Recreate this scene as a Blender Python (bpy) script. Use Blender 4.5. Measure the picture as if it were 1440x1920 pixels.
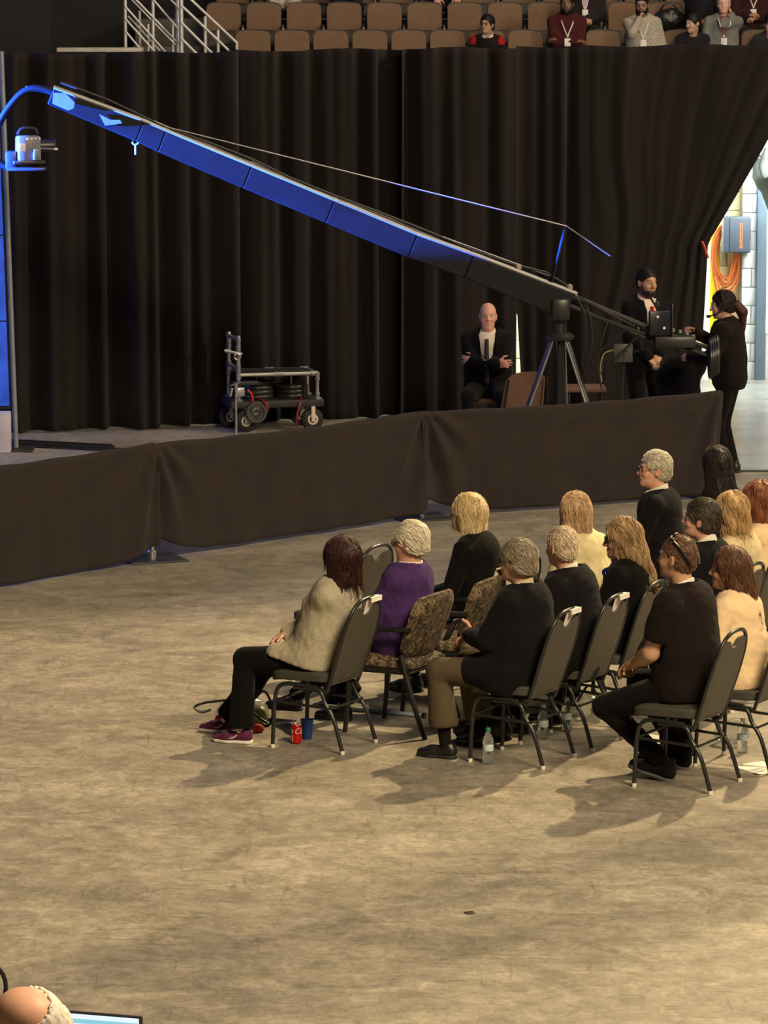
import bpy, bmesh, math, random
import numpy as np
from mathutils import Vector, Matrix
for o in list(bpy.data.objects): bpy.data.objects.remove(o)
SC = bpy.context.scene
COL = SC.collection
PI = math.pi
random.seed(7); RNG = np.random.default_rng(7)

# ------------------------------------------------------------------ camera
F, CH = 8000.0, 4.9                      # focal length in px of the 1440x1920 frame, camera height in m
TH = math.atan(1110 / F)                 # downward pitch
cam = bpy.data.cameras.new('camera'); camo = bpy.data.objects.new('camera', cam); COL.objects.link(camo)
cam.sensor_fit = 'VERTICAL'; cam.sensor_height = 24.0; cam.lens = F / 1920 * 24.0
cam.clip_start = 0.5; cam.clip_end = 300
camo.location = (0, 0, CH); camo.rotation_euler = (PI / 2 - TH, 0, 0)
SC.camera = camo

# ------------------------------------------------------------------ world and lights
world = bpy.data.worlds.new('arena_dark'); SC.world = world; world.use_nodes = True
bg = world.node_tree.nodes['Background']; bg.inputs[0].default_value = (1.0, .92, .85, 1); bg.inputs[1].default_value = .008

def light(name, kind, loc, target, energy, color, size=1.0, sizey=None, spot=None, blend=.3):
    l = bpy.data.lights.new(name, kind); l.energy = energy; l.color = color
    o = bpy.data.objects.new(name, l); COL.objects.link(o); o.location = loc
    o.rotation_euler = (Vector(target) - Vector(loc)).to_track_quat('-Z', 'Y').to_euler()
    if kind == 'AREA':
        l.shape = 'RECTANGLE'; l.size = size; l.size_y = sizey or size
    else:
        l.shadow_soft_size = size
    if kind == 'SPOT':
        l.spot_size = math.radians(spot); l.spot_blend = blend
    return o
WARM = (1.0, .745, .385)
# rigged arena lamps, high above the floor
light('key_spot', 'SPOT', (8.0, 36.5, 13.6), (.6, 21.0, 0), 16500, WARM, .17, spot=56, blend=.5)
light('house_light_front', 'AREA', (8.0, 9.0, 14.5), (0, 21, 0), 5900, (1.0, .79, .50), 7, 5)
light('house_light_side', 'AREA', (15.0, 33.5, 10.5), (0, 42, 1.2), 1900, (1.0, .80, .58), 2.5, 2.5)
light('house_light_back', 'AREA', (6.0, 46.0, 17.0), (1, 50, 3), 1000, (1.0, .80, .56), 12, 5)
# stage washes coming from the left
BS = Vector((-12.0, 35.2, 3.4))                                 # stage-left blue light, split into three narrow cones shaped to hit only the crane arm
for az, el, cone, en in ((12.25, -.70, 2.9, 430000), (11.42, -3.42, 3.45, 560000), (10.80, -5.72, 2.05, 560000)):
    a_, e_ = math.radians(az), math.radians(el)
    light('stage_blue_spot', 'SPOT', BS, BS + Vector((math.cos(a_) * math.cos(e_), math.sin(a_) * math.cos(e_), math.sin(e_))), en, (.025, .125, 1.0), .05, spot=cone, blend=.15)
light('stage_blue_wash', 'AREA', (-9.0, 39.0, 6.0), (-4.2, 39.4, 0), 220, (.12, .24, 1.0), 1.5, 1.0)
SC.view_settings.view_transform = 'Standard'; SC.view_settings.look = 'None'
SC.view_settings.gamma = 1; SC.view_settings.use_curve_mapping = False
SC.view_settings.exposure = 0.08

# ------------------------------------------------------------------ pixel helpers (a pixel only gives a direction)
CT, ST = math.cos(TH), math.sin(TH)
def ray(px, py):
    x = (px - 720) / F; y = (py - 960) / F
    return Vector((x, CT - y * ST, -ST - y * CT))
def G(px, py, z=0.0):                     # where the ray meets the height z
    r = ray(px, py); return Vector((0, 0, CH)) + r * ((z - CH) / r.z)
def PY(px, py, Y):                        # where the ray meets the upright plane at depth Y
    r = ray(px, py); return Vector((0, 0, CH)) + r * (Y / r.y)

# ------------------------------------------------------------------ materials
def srgb(r, g, b):
    def f(c):
        c /= 255.0
        return c / 12.92 if c <= .04045 else ((c + .055) / 1.055) ** 2.4
    return (f(r), f(g), f(b))
MATS = {}
def mat(name, col, rough=.6, var=.12, scale=8.0, bump=0.0, bscale=40.0, metal=0.0, spec=.5, sheen=0.0,
        emit=None, estr=0.0, stretch=None, alpha=None, trans=0.0, attr=None, bdist=.01, coat=0.0):
    if name in MATS: return MATS[name]
    m = bpy.data.materials.new(name); m.use_nodes = True; MATS[name] = m
    nt = m.node_tree; b = nt.nodes['Principled BSDF']; L = nt.links.new
    tc = nt.nodes.new('ShaderNodeTexCoord'); mp = nt.nodes.new('ShaderNodeMapping')
    L(tc.outputs['Object'], mp.inputs[0])
    if stretch: mp.inputs['Scale'].default_value = stretch
    n = nt.nodes.new('ShaderNodeTexNoise'); n.inputs['Scale'].default_value = scale; n.inputs['Detail'].default_value = 4
    L(mp.outputs[0], n.inputs['Vector'])
    rp = nt.nodes.new('ShaderNodeMapRange'); L(n.outputs['Fac'], rp.inputs[0])
    rp.inputs[1].default_value = .3; rp.inputs[2].default_value = .7
    rp.inputs[3].default_value = 1 - var; rp.inputs[4].default_value = 1 + var
    mx = nt.nodes.new('ShaderNodeMix'); mx.data_type = 'RGBA'; mx.blend_type = 'MULTIPLY'; mx.inputs[0].default_value = 1
    if attr:
        a = nt.nodes.new('ShaderNodeAttribute'); a.attribute_name = attr; L(a.outputs['Color'], mx.inputs[6])
    else:
        mx.inputs[6].default_value = (*col, 1)
    L(rp.outputs[0], mx.inputs[7]); L(mx.outputs[2], b.inputs['Base Color'])
    b.inputs['Roughness'].default_value = rough; b.inputs['Metallic'].default_value = metal
    b.inputs['Specular IOR Level'].default_value = spec
    if sheen: b.inputs['Sheen Weight'].default_value = sheen; b.inputs['Sheen Roughness'].default_value = .5
    if coat: b.inputs['Coat Weight'].default_value = coat
    if trans: b.inputs['Transmission Weight'].default_value = trans
    if alpha is not None: b.inputs['Alpha'].default_value = alpha
    if emit: b.inputs['Emission Color'].default_value = (*emit, 1); b.inputs['Emission Strength'].default_value = estr
    if bump:
        n2 = nt.nodes.new('ShaderNodeTexNoise'); n2.inputs['Scale'].default_value = bscale; n2.inputs['Detail'].default_value = 3
        L(mp.outputs[0], n2.inputs['Vector'])
        bp = nt.nodes.new('ShaderNodeBump'); bp.inputs['Strength'].default_value = bump; bp.inputs['Distance'].default_value = bdist
        L(n2.outputs['Fac'], bp.inputs['Height']); L(bp.outputs[0], b.inputs['Normal'])
    return m

# ------------------------------------------------------------------ object helpers
def new_obj(name, me, m=None, parent=None, loc=None, rot=None):
    o = bpy.data.objects.new(name, me); COL.objects.link(o)
    if me is not None and m is not None and not me.materials: me.materials.append(m)
    if parent: o.parent = parent
    if loc is not None: o.location = loc
    if rot is not None: o.rotation_euler = rot
    return o
def empty(name, loc=(0, 0, 0), rz=0.0):
    o = bpy.data.objects.new(name, None); COL.objects.link(o); o.location = loc; o.rotation_euler = (0, 0, rz)
    o.empty_display_size = .2
    return o
def tag(o, label, cat, group=None):
    o['label'] = label; o['category'] = cat
    if group: o['group'] = group
    return o
def struct(o, label=None, cat=None):
    o['kind'] = 'structure'
    if label: o['label'] = label
    if cat: o['category'] = cat
    return o
class MB:
    """collects simple shapes, then becomes one mesh object"""
    def __init__(s): s.v = []; s.f = []
    def add(s, vs, fs):
        n = len(s.v); s.v += [tuple(v) for v in vs]; s.f += [tuple(i + n for i in f) for f in fs]; return s
    def box(s, c, d, rot=None, bev=0.0):
        c = Vector(c); x, y, z = d[0] / 2, d[1] / 2, d[2] / 2
        if bev <= 0:
            vs = [Vector((sx * x, sy * y, sz * z)) for sz in (-1, 1) for sy in (-1, 1) for sx in (-1, 1)]
            fs = [(0, 2, 3, 1), (4, 5, 7, 6), (0, 1, 5, 4), (2, 6, 7, 3), (0, 4, 6, 2), (1, 3, 7, 5)]
        else:
            bm = bmesh.new(); bmesh.ops.create_cube(bm, size=1)
            bmesh.ops.scale(bm, vec=(2 * x, 2 * y, 2 * z), verts=bm.verts)
            bmesh.ops.bevel(bm, geom=bm.edges[:] + bm.verts[:], offset=min(bev, .49 * min(d)), segments=2, affect='EDGES', profile=.5)
            vs = [v.co.copy() for v in bm.verts]; bm.verts.index_update()
            fs = [[v.index for v in f.verts] for f in bm.faces]; bm.free()
        if rot is not None:
            R = rot if isinstance(rot, Matrix) else Matrix.Rotation(rot, 3, 'Z')
            vs = [R @ v for v in vs]
        return s.add([v + c for v in vs], fs)
    def tube(s, pts, r, n=10, closed=False, cap=True, flat=None):
        pts = [Vector(p) for p in pts]; m = len(pts)
        rs = r if isinstance(r, (list, tuple)) else [r] * m
        tan = []
        for i in range(m):
            a = pts[(i - 1) % m] if (closed or i > 0) else pts[i]
            b = pts[(i + 1) % m] if (closed or i < m - 1) else pts[i]
            tan.append((b - a).normalized())
        up = Vector((0, 0, 1)) if abs(tan[0].z) < .9 else Vector((1, 0, 0))
        nrm = (up - tan[0] * up.dot(tan[0])).normalized(); vs = []; fs = []
        for i in range(m):
            nrm = nrm - tan[i] * nrm.dot(tan[i])
            nrm.normalize(); bi = tan[i].cross(nrm)
            for k in range(n):
                a = 2 * PI * k / n
                vs.append(pts[i] + (nrm * math.cos(a) + bi * math.sin(a) * (flat or 1)) * rs[i])
        for i in range(m if closed else m - 1):
            j = (i + 1) % m
            for k in range(n):
                l = (k + 1) % n
                fs.append((i * n + k, i * n + l, j * n + l, j * n + k))
        if cap and not closed:
            fs.append(tuple(range(n - 1, -1, -1))); fs.append(tuple((m - 1) * n + k for k in range(n)))
        return s.add(vs, fs)
    def lathe(s, prof, c=(0, 0, 0), n=20, R=None):
        c = Vector(c); vs = []; fs = []
        for r, z in prof:
            for k in range(n):
                a = 2 * PI * k / n; p = Vector((r * math.cos(a), r * math.sin(a), z))
                vs.append((R @ p if R else p) + c)
        for i in range(len(prof) - 1):
            for k in range(n):
                l = (k + 1) % n; fs.append((i * n + k, i * n + l, (i + 1) * n + l, (i + 1) * n + k))
        fs.append(tuple(range(n - 1, -1, -1))); fs.append(tuple((len(prof) - 1) * n + k for k in range(n)))
        return s.add(vs, fs)
    def prism(s, poly, h, M=None):
        """poly in xy, extruded 0..h along z, then transformed by the 4x4 M"""
        n = len(poly); vs = [Vector((p[0], p[1], 0)) for p in poly] + [Vector((p[0], p[1], h)) for p in poly]
        fs = [tuple(range(n - 1, -1, -1)), tuple(range(n, 2 * n))] + [(i, (i + 1) % n, n + (i + 1) % n, n + i) for i in range(n)]
        if M: vs = [M @ v for v in vs]
        return s.add(vs, fs)
    def mesh(s, name, smooth=True):
        me = bpy.data.meshes.new(name); me.from_pydata(s.v, [], s.f); me.validate()
        bm = bmesh.new(); bm.from_mesh(me); bmesh.ops.recalc_face_normals(bm, faces=bm.faces)
        if smooth:
            for f in bm.faces: f.smooth = True
            for e in bm.edges:
                if len(e.link_faces) == 2 and e.calc_face_angle(0) > .7: e.smooth = False
        bm.to_mesh(me); bm.free(); return me
    def build(s, name, m, parent=None, loc=None, rot=None, smooth=True):
        return new_obj(name, s.mesh(name, smooth), m, parent, loc, rot)
def copy_tree(o, parent=None):
    c = o.copy(); COL.objects.link(c); c.parent = parent
    for ch in o.children: copy_tree(ch, c)
    return c
def arc(c, r, a0, a1, n, ax=(1, 0, 0), ay=(0, 0, 1)):
    c = Vector(c); ax = Vector(ax); ay = Vector(ay)
    return [c + ax * (r * math.cos(a0 + (a1 - a0) * i / n)) + ay * (r * math.sin(a0 + (a1 - a0) * i / n)) for i in range(n + 1)]
def smooth_path(pts, n=6):
    """Catmull-Rom through the points"""
    P = [Vector(p) for p in pts]; out = []
    for i in range(len(P) - 1):
        p0 = P[i - 1] if i else P[0] * 2 - P[1]; p1 = P[i]; p2 = P[i + 1]; p3 = P[i + 2] if i + 2 < len(P) else P[-1] * 2 - P[-2]
        for k in range(n):
            t = k / n
            out.append(.5 * ((2 * p1) + (p2 - p0) * t + (2 * p0 - 5 * p1 + 4 * p2 - p3) * t * t + (3 * p1 - p0 - 3 * p2 + p3) * t ** 3))
    out.append(P[-1]); return out
# ================================================================== SETTING
def floor_material():
    m = bpy.data.materials.new('arena_concrete'); m.use_nodes = True
    nt = m.node_tree; b = nt.nodes['Principled BSDF']; L = nt.links.new; N = nt.nodes.new
    tc = N('ShaderNodeTexCoord')
    def noise(scale, detail=6, stretch=(1, 1, 1), rot=0, dist=0.0, rough=.55):
        mp = N('ShaderNodeMapping'); mp.inputs['Scale'].default_value = stretch; mp.inputs['Rotation'].default_value = (0, 0, rot)
        L(tc.outputs['Object'], mp.inputs[0]); n = N('ShaderNodeTexNoise')
        n.inputs['Scale'].default_value = scale; n.inputs['Detail'].default_value = detail; n.inputs['Roughness'].default_value = rough
        n.inputs['Distortion'].default_value = dist
        L(mp.outputs[0], n.inputs['Vector']); return n.outputs['Fac']
    def rng(s, a, b_, c, d):
        r = N('ShaderNodeMapRange'); L(s, r.inputs[0])
        for i, v in enumerate((a, b_, c, d)): r.inputs[i + 1].default_value = v
        return r.outputs[0]
    def mul(c, f):
        x = N('ShaderNodeMix'); x.data_type = 'RGBA'; x.blend_type = 'MULTIPLY'; x.inputs[0].default_value = 1
        L(c, x.inputs[6]); L(f, x.inputs[7]); return x.outputs[2]
    cr = N('ShaderNodeValToRGB'); L(noise(.55, 8, dist=.6, rough=.62), cr.inputs[0])
    e = cr.color_ramp.elements
    e[0].position = .25; e[0].color = (.215, .195, .162, 1); e[1].position = .75; e[1].color = (.37, .335, .272, 1)
    k = e.new(.5); k.color = (.295, .264, .212, 1)
    c = cr.outputs[0]
    c = mul(c, rng(noise(2.2, 7, (1, 1, 1), .4, 1.2), .34, .62, .76, 1.12))
    c = mul(c, rng(noise(7, 6, (1, .8, 1), 1.0, .8), .36, .6, .80, 1.08))
    c = mul(c, rng(noise(24, 5, (1, .7, 1), .5, 1.0), .38, .62, .84, 1.10))
    c = mul(c, rng(noise(5.5, 3, (.5, 3.2, 1), .25, 1.5), .60, .72, 1.0, .62))      # trolley and shoe scuffs
    c = mul(c, rng(noise(4.0, 3, (3.0, .45, 1), -.5, 1.6), .61, .74, 1.0, .68))
    c = mul(c, rng(noise(3.1, 4, (.8, 1.6, 1), .9, 2.2), .63, .70, 1.0, 1.28))       # worn pale marks
    L(c, b.inputs['Base Color'])
    L(rng(noise(1.5, 5), .3, .7, .38, .62), b.inputs['Roughness']); b.inputs['Specular IOR Level'].default_value = .35
    bp = N('ShaderNodeBump'); bp.inputs['Strength'].default_value = .12; bp.inputs['Distance'].default_value = .02
    L(noise(16, 6), bp.inputs['Height']); L(bp.outputs[0], b.inputs['Normal'])
    return m
M_floor = floor_material()
def quad(name, x0, x1, y0, y1, z, m):
    return MB().add([(x0, y0, z), (x1, y0, z), (x1, y1, z), (x0, y1, z)], [(0, 1, 2, 3)]).build(name, m, smooth=False)
struct(quad('floor', -26, 26, -4, 58, 0, M_floor), 'scuffed tan concrete arena floor', 'floor')
M_cfloor = mat('polished_concrete', (.24, .25, .235), .25, .18, 2.0, .05, 10, spec=.6)
y38 = G(1400, 884).y
o = MB().box((6.5, (y38 + 52) / 2, .004), (7.4, 52 - y38, .008)).build('floor_corridor', M_cfloor); struct(o, 'pale polished concrete floor of the service corridor', 'floor')
o = MB().box((6.5, y38, .005), (7.4, .06, .012)).build('trim_1', mat('black_strip', (.02, .02, .02), .6)); struct(o, 'dark expansion joint strip crossing the corridor floor', 'floor strip')
# floor plate set into the concrete, bottom centre
g = G(881, 1712); o = MB().lathe([(.012, .001), (.014, 0), (.028, 0), (.028, .004), (.022, .006), (.016, .006), (.012, .004)], n=20).build('floor_plate', mat('brass_dark', (.10, .085, .06), .4, metal=.8), loc=g)
tag(o, 'small round dark metal plate set in the bare concrete floor', 'floor plate')

# ---------------------------------------------------------------- tall black drapes
M_drape = mat('black_velour', (.0150, .0122, .0124), .95, .25, 3.0, .2, 120, sheen=.04, spec=.1, stretch=(1, 1, .15))
cA, cB = G(100, 810), G(1300, 765)
cdir = (cB - cA).normalized(); cn = Vector((cdir.y, -cdir.x, 0))          # normal towards the camera
def curtain_x(px):                                                          # distance along the drape line for a pixel column
    r = ray(px, 800); t = (cA.x * cn.x + cA.y * cn.y) / (r.x * cn.x + r.y * cn.y); p = r * t
    return (Vector((p.x, p.y, 0)) - Vector((cA.x, cA.y, 0))).dot(cdir)
def drape_top(s): return 3.60 + .010 * s
def fold(s, v, seed):
    """fold depth at s metres along the line and height v (0 floor .. 1 top)"""
    r = np.random.default_rng(seed); d = 0
    for lam, a in ((.41, .034), (.27, .024), (.17, .011), (.80, .030)):
        ph = r.uniform(0, 6.3); dr = r.uniform(-.9, .9); wob = r.uniform(.3, 1.0)
        d = d + a * np.sin(2 * PI * s / lam + ph + dr * (1 - v) + wob * np.sin(2.1 * s + ph))
    d = d * 2.5
    d = d + .012 * np.sin(2 * PI * s / .115 + seed + .8 * np.sin(3 * s)) * (.25 + .75 * v)
    amp = .55 + .45 * np.sin(1.7 * s + seed) ** 2
    return d * amp * (.75 + .35 * (1 - v))
def drape(px0, px1, seed, back=0.0, label='', xr=None, stretch_fn=None, bot=.015):
    s0, s1 = curtain_x(px0), curtain_x(px1); n = int((s1 - s0) / .018) + 2; m = 46
    s = np.linspace(s0, s1, n)[None, :]; v = np.linspace(0, 1, m)[:, None]
    ss = s + 0 * v; vv = v + 0 * s
    d = fold(ss, vv, seed)
    top = 3.635 + .004 * ss + .012 * np.sin(ss * 5.3 + seed)
    pos = ss.copy()
    if stretch_fn: pos, d, vv2 = stretch_fn(ss, vv, d, s0, s1)
    z = bot + vv * (top - bot)
    px = cA.x + cdir.x * pos + cn.x * (d - back); py = cA.y + cdir.y * pos + cn.y * (d - back)
    co = np.stack([px, py, z], -1).reshape(-1, 3)
    idx = np.arange(n * m).reshape(m, n)
    fc = np.stack([idx[:-1, :-1], idx[:-1, 1:], idx[1:, 1:], idx[1:, :-1]], -1).reshape(-1, 4)
    me = bpy.data.meshes.new('drape'); me.from_pydata(co.tolist(), [], fc.tolist())
    for p in me.polygons: p.use_smooth = True
    o = new_obj('stage_curtain', me, M_drape)
    md = o.modifiers.new('thick', 'SOLIDIFY'); md.thickness = .006
    tag(o, label, 'curtain', 'tall black drape panels')
    return o
drape(6, 452, 3, 0, 'tall black drape panel behind the camera head, hanging beside the blue screen')
drape(440, 760, 11, .10, 'tall black pleated drape panel behind the wheeled cart')
drape(748, 973, 5, .02, 'tall black drape panel behind the seated bald guard')
def slit(ss, vv, d, s0, s1):
    z = vv * 3.63; u = (ss - s0) / (s1 - s0); ed = .050 * np.clip((1.05 - z) / .75, 0, 1) * np.clip((z - .02) / .1, 0, 1)
    return ss + ed * np.clip(1 - u * 3, 0, 1) - .03 * np.clip(1 - u * 6, 0, 1) * (z > 1.0), d * np.clip(.3 + u * 3, 0, 1), vv
drape(975, 1100, 21, .05, 'narrow black drape panel behind the crane tripod', stretch_fn=slit)
sT = curtain_x(1326); sB = curtain_x(1306)
def tieback(ss, vv, d, s0, s1):
    zc = .455                                          # height fraction of the clamp
    u = (ss - s0) / (s1 - s0)
    edge_top = s1; tie = sT
    t = np.clip((vv - zc) / (1 - zc), 0, 1)
    up = tie + (edge_top - tie) * (t ** .95)
    e = np.where(vv > zc, up, sB + (tie - sB) * np.clip(vv / zc, 0, 1) ** .7)
    g = np.exp(-((vv - zc) / .22) ** 2)                # gathered towards the clamp
    w = u ** (1 - .35 * g)
    pos = s0 + (e - s0) * w
    d2 = d * (.12 + .28 * vv) + .024 * np.sin(u * 40 + 1.2 * vv + 2 * np.sin(u * 9)) * np.clip(u * 1.7 - .5, 0, 1) * (.25 + .8 * g)
    return pos, d2, vv
dp = drape(1090, 1530, 17, .015, 'black drape panel pulled back to the left by the orange clamp, opening the corridor', stretch_fn=tieback)
# crossbar and end uprights carrying the drapes
M_alu = mat('aluminium_pipe', (.55, .55, .54), .35, .1, 20, metal=.9)
r0 = empty('drape_rail', cA); rl = []
pA = cA + cdir * (curtain_x(-20)) ; pB = cA + cdir * curtain_x(1540)
for i in range(4):
    a = pA.lerp(pB, i / 4) - cn * .24; b_ = pA.lerp(pB, (i + 1) / 4) - cn * .24
    MB().tube([a + Vector((0, 0, 3.48)) - cA, b_ + Vector((0, 0, 3.48)) - cA], .02, 8).build('crossbar', M_alu, r0)
for i in range(5):
    a = pA.lerp(pB, i / 4) - cn * .29 - cA
    MB().tube([a, a + Vector((0, 0, 3.48))], .024, 8).build('upright', M_alu, r0)
    MB().box(a + Vector((0, 0, .006)), (.45, .45, .012)).build('base_plate', M_alu, r0)
tag(r0, 'aluminium pipe frame hidden behind the tall black drapes', 'drape frame')
# orange clamp
cp = PY(1322, 468, 0.0001 + (cA + cdir * sT).y - .12)
M_orange = mat('orange_plastic', srgb(205, 84, 38), .45, .1)
r1 = empty('spring_clamp', cp); r1.rotation_euler = (0, 0, math.radians(20))
for sgn in (-1, 1):
    MB().tube([(-.035, sgn * .006, .085), (-.012, sgn * .016, .03), (.0, sgn * .010, 0), (.016, sgn * .018, -.045), (.034, sgn * .010, -.085)], [.010, .011, .012, .011, .009], 8).build('jaw', M_orange, r1)
MB().lathe([(.0, -.02), (.014, -.02), (.014, .02), (0, .02)], n=12, R=Matrix.Rotation(PI / 2, 3, 'X')).build('spring', MATS['brass_dark'], r1)
tag(r1, 'orange spring clamp gathering the black drape at the corridor opening', 'clamp')

# ---------------------------------------------------------------- low barrier of pipe and dark brown cloth
M_skirt = mat('brown_black_cloth', (.028, .0215, .0205), .9, .10, 5, .15, 300, sheen=.05, spec=.15)
M_plate = mat('steel_plate_dark', (.07, .072, .075), .45, .2, 8, metal=.6)
B = [G(-215, 1137), G(285, 1049), G(788, 971), G(1342, 931)]
BH = [.92, .895, .875, .90]
def post(p, label, h, ang):
    r = empty('barrier_post', p, ang)
    MB().box((0, 0, .007), (.46, .46, .014), bev=.003).build('base_plate', M_plate, r)
    MB().tube([(0, 0, .012), (0, 0, h - .02)], .019, 12).build('pipe', M_alu, r)
    MB().lathe([(0, .0), (.034, .0), (.034, .05), (.024, .06), (0, .06)], (0, 0, .014), 12).build('socket', M_alu, r)
    return tag(r, label, 'stanchion', 'barrier posts')
post(B[0], 'barrier post outside the left edge holding the dark cloth', BH[0], .8)
post(B[1], 'silver barrier post with square base plate at the left cloth joint', BH[1], .35)
post(B[2], 'silver barrier post with square base plate behind the blonde woman in black', BH[2], .35)
post(B[3], 'barrier post at the cloth end beside the camera operator', BH[3], .55)
for i, (lb, lc) in enumerate((('crossbar of the left barrier section under the cloth', 0), ('crossbar of the middle barrier section under the cloth', 0), ('crossbar of the right barrier section under the cloth', 0))):
    a, b_ = B[i].copy(), B[i + 1].copy(); a.z = BH[i] - .055; b_.z = BH[i + 1] - .055; dd = (b_ - a).normalized()
    o = MB().tube([a + dd * .05, b_ - dd * .05], .013, 10).build('barrier_crossbar', M_alu); tag(o, lb, 'pipe', 'barrier crossbars')
def skirt(a, b_, ha, hb, seed, label, hem):
    """cloth folded over the crossbar; hem(u) gives the hem height above the floor"""
    L_ = (b_ - a).length; dd = (b_ - a).normalized(); nn = Vector((dd.y, -dd.x, 0)); n = int(L_ / .022); m = 34
    u = np.linspace(0, 1, n)[None, :]; v = np.linspace(0, 1, m)[:, None]
    uu = u + 0 * v; vv = v + 0 * u
    top = ha + (hb - ha) * uu - .022 * np.sin(PI * uu) + .004 * np.sin(uu * 31 + seed)
    hm = hem(uu)
    # the last rows turn over the bar to the back
    zz = hm + (top - hm) * np.clip(vv / .93, 0, 1)
    off = .028 + .012 * np.sin(uu * L_ * 5 + seed) * (1 - vv) + .008 * np.sin(uu * L_ * 13 + 2 * seed + vv) * (1 - vv)
    off = off + .02 * (1 - vv) + .006 * np.exp(-((vv - .80) / .02) ** 2)
    # radiating folds from the upper corners and a bulge towards the ends
    for c, sg in ((0, 1), (1, -1)):
        x = np.abs(uu - c) * L_
        ang = np.arctan2(x, (1.02 - vv) * .9 + .02); rr = np.sqrt(x ** 2 + ((1.02 - vv) * .9) ** 2)
        off = off + .045 * np.exp(-(x / .34) ** 2) * (np.sin(ang * 13 + seed + c * 2) * np.clip(rr * 2.2, 0, 1) + .8)
    off = np.where(vv > .93, off * (1 - (vv - .93) / .07 * 2.0), off)
    zz = np.where(vv > .93, top + .012 - .012 * ((vv - .965) / .035) ** 2, zz)
    # the cloth draws in at the ends lower down
    sx = -.03 + uu * (L_ + .06) + .03 * (1 - vv) * (np.exp(-uu * L_ / .3) * .5 - np.exp(-(1 - uu) * L_ / .3) * .5)
    X = a.x + dd.x * sx + nn.x * off; Y = a.y + dd.y * sx + nn.y * off
    co = np.stack([X, Y, zz], -1).reshape(-1, 3); idx = np.arange(n * m).reshape(m, n)
    fc = np.stack([idx[:-1, :-1], idx[:-1, 1:], idx[1:, 1:], idx[1:, :-1]], -1).reshape(-1, 4)
    me = bpy.data.meshes.new('skirt'); me.from_pydata(co.tolist(), [], fc.tolist())
    for p in me.polygons: p.use_smooth = True
    o = new_obj('barrier_cloth', me, M_skirt); md = o.modifiers.new('thick', 'SOLIDIFY'); md.thickness = .004
    return tag(o, label, 'drape', 'dark barrier cloths')
L1 = (B[2] - B[1]).length; L2 = (B[3] - B[2]).length; L0 = (B[1] - B[0]).length
skirt(B[0], B[1], BH[0], BH[1], 1.3, 'dark brown barrier cloth at the left edge below the blue-lit floor', lambda u: .015 + .105 * np.exp(-((1 - u) * L0 / .30) ** 1.6))
skirt(B[1], B[2], BH[1], BH[2], 4.1, 'dark brown barrier cloth in front of the wheeled cart', lambda u: .035 + .15 * np.exp(-(u * L1 / .26) ** 1.3) + .02 * np.exp(-((1 - u) * L1 / .3) ** 2))
skirt(B[2], B[3], BH[2], BH[3], 2.2, 'dark brown barrier cloth in front of the camera crane base', lambda u: .03 + .15 * np.exp(-(u * L2 / .28) ** 1.3))
# thin rod standing up over the barrier beside the cart
g = G(443, 852)
rr = empty('light_stand', g)
a = Vector((0, 0, 0))
MB().tube([a, a + Vector((0, 0, .62))], .011, 10).build('column', M_alu, rr)
for k in range(3):
    an = k * 2.094 + .3; MB().tube([(0, 0, .12), (.20 * math.cos(an), .20 * math.sin(an), .006)], .008, 8).build('leg', M_alu, rr)
MB().tube([(0, 0, .60), (.0, 0, .66)], .016, 10).build('collar', M_alu, rr)
MB().tube([(-.05, 0, .64), (.05, 0, .68)], .008, 8).build('clamp_handle', M_alu, rr)
tag(rr, 'thin silver stand rising behind the barrier cloth, in front of the cart', 'stand')

# ---------------------------------------------------------------- corridor behind the drapes on the right
YC = 46.0
M_cream = mat('cream_block', (.86, .80, .55), .7, .18, 3, .2, 30)
M_cblock = mat('painted_block', (.44, .49, .52), .6, .08, 6, .2, 40)
M_mortar = mat('mortar', (.42, .42, .38), .9, .1, 20)
def block_wall(name, x0, x1, y, depth, z1, m, label, bw=.4, bh=.2):
    w = MB().box(((x0 + x1) / 2, y + depth / 2, z1 / 2), (x1 - x0, depth, z1)).build(name, M_mortar); struct(w, label, 'wall')
    nr = int(z1 / bh); me_cache = {}
    for r in range(nr):
        x = x0 - (bw / 2 if r % 2 else 0)
        while x < x1 - .01:
            a, b_ = max(x, x0) + .004, min(x + bw, x1) - .004
            if b_ - a > .03:
                key = round(b_ - a, 3)
                if key not in me_cache: me_cache[key] = MB().box((0, 0, 0), (key, .03, bh - .008), bev=.004).mesh('block')
                if not me_cache[key].materials: me_cache[key].materials.append(m)
                o = new_obj('block', me_cache[key], None, w, ((a + b_) / 2, y - .006, r * bh + bh / 2))
            x += bw
    return w
xc = lambda px, Y: PY(px, 500, Y).x
block_wall('wall_back', .9, xc(1391, YC), YC, .3, 3.4, M_cream, 'cream painted block wall of the corridor behind the cable coil')
block_wall('wall_right', xc(1391, YC - .35), xc(1419, YC - .35), YC - .35, .35, 3.4, M_cblock, 'pale blue-white painted block pier beside the grey column', .2, .2)
M_col = mat('blue_grey_steel', srgb(84, 102, 116), .5, .08, 4)
x0, x1 = xc(1419, YC - .45), xc(1437, YC - .45)
o = MB().box(((x0 + x1) / 2, YC - .3, 1.7), (x1 - x0, .3, 3.4), bev=.01).build('wall_column', M_col); struct(o, 'blue-grey painted steel column at the right edge of the corridor', 'column')
M_white = mat('white_paint', (.72, .75, .75), .5, .06)
dr = MB().box((x1 + .55, YC - .28, 1.5), (1.08, .10, 3.0), bev=.008).build('door_1', M_white); struct(dr, 'white steel door standing at the right frame edge', 'door')
hp = PY(1436, 611, YC - .36)
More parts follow.
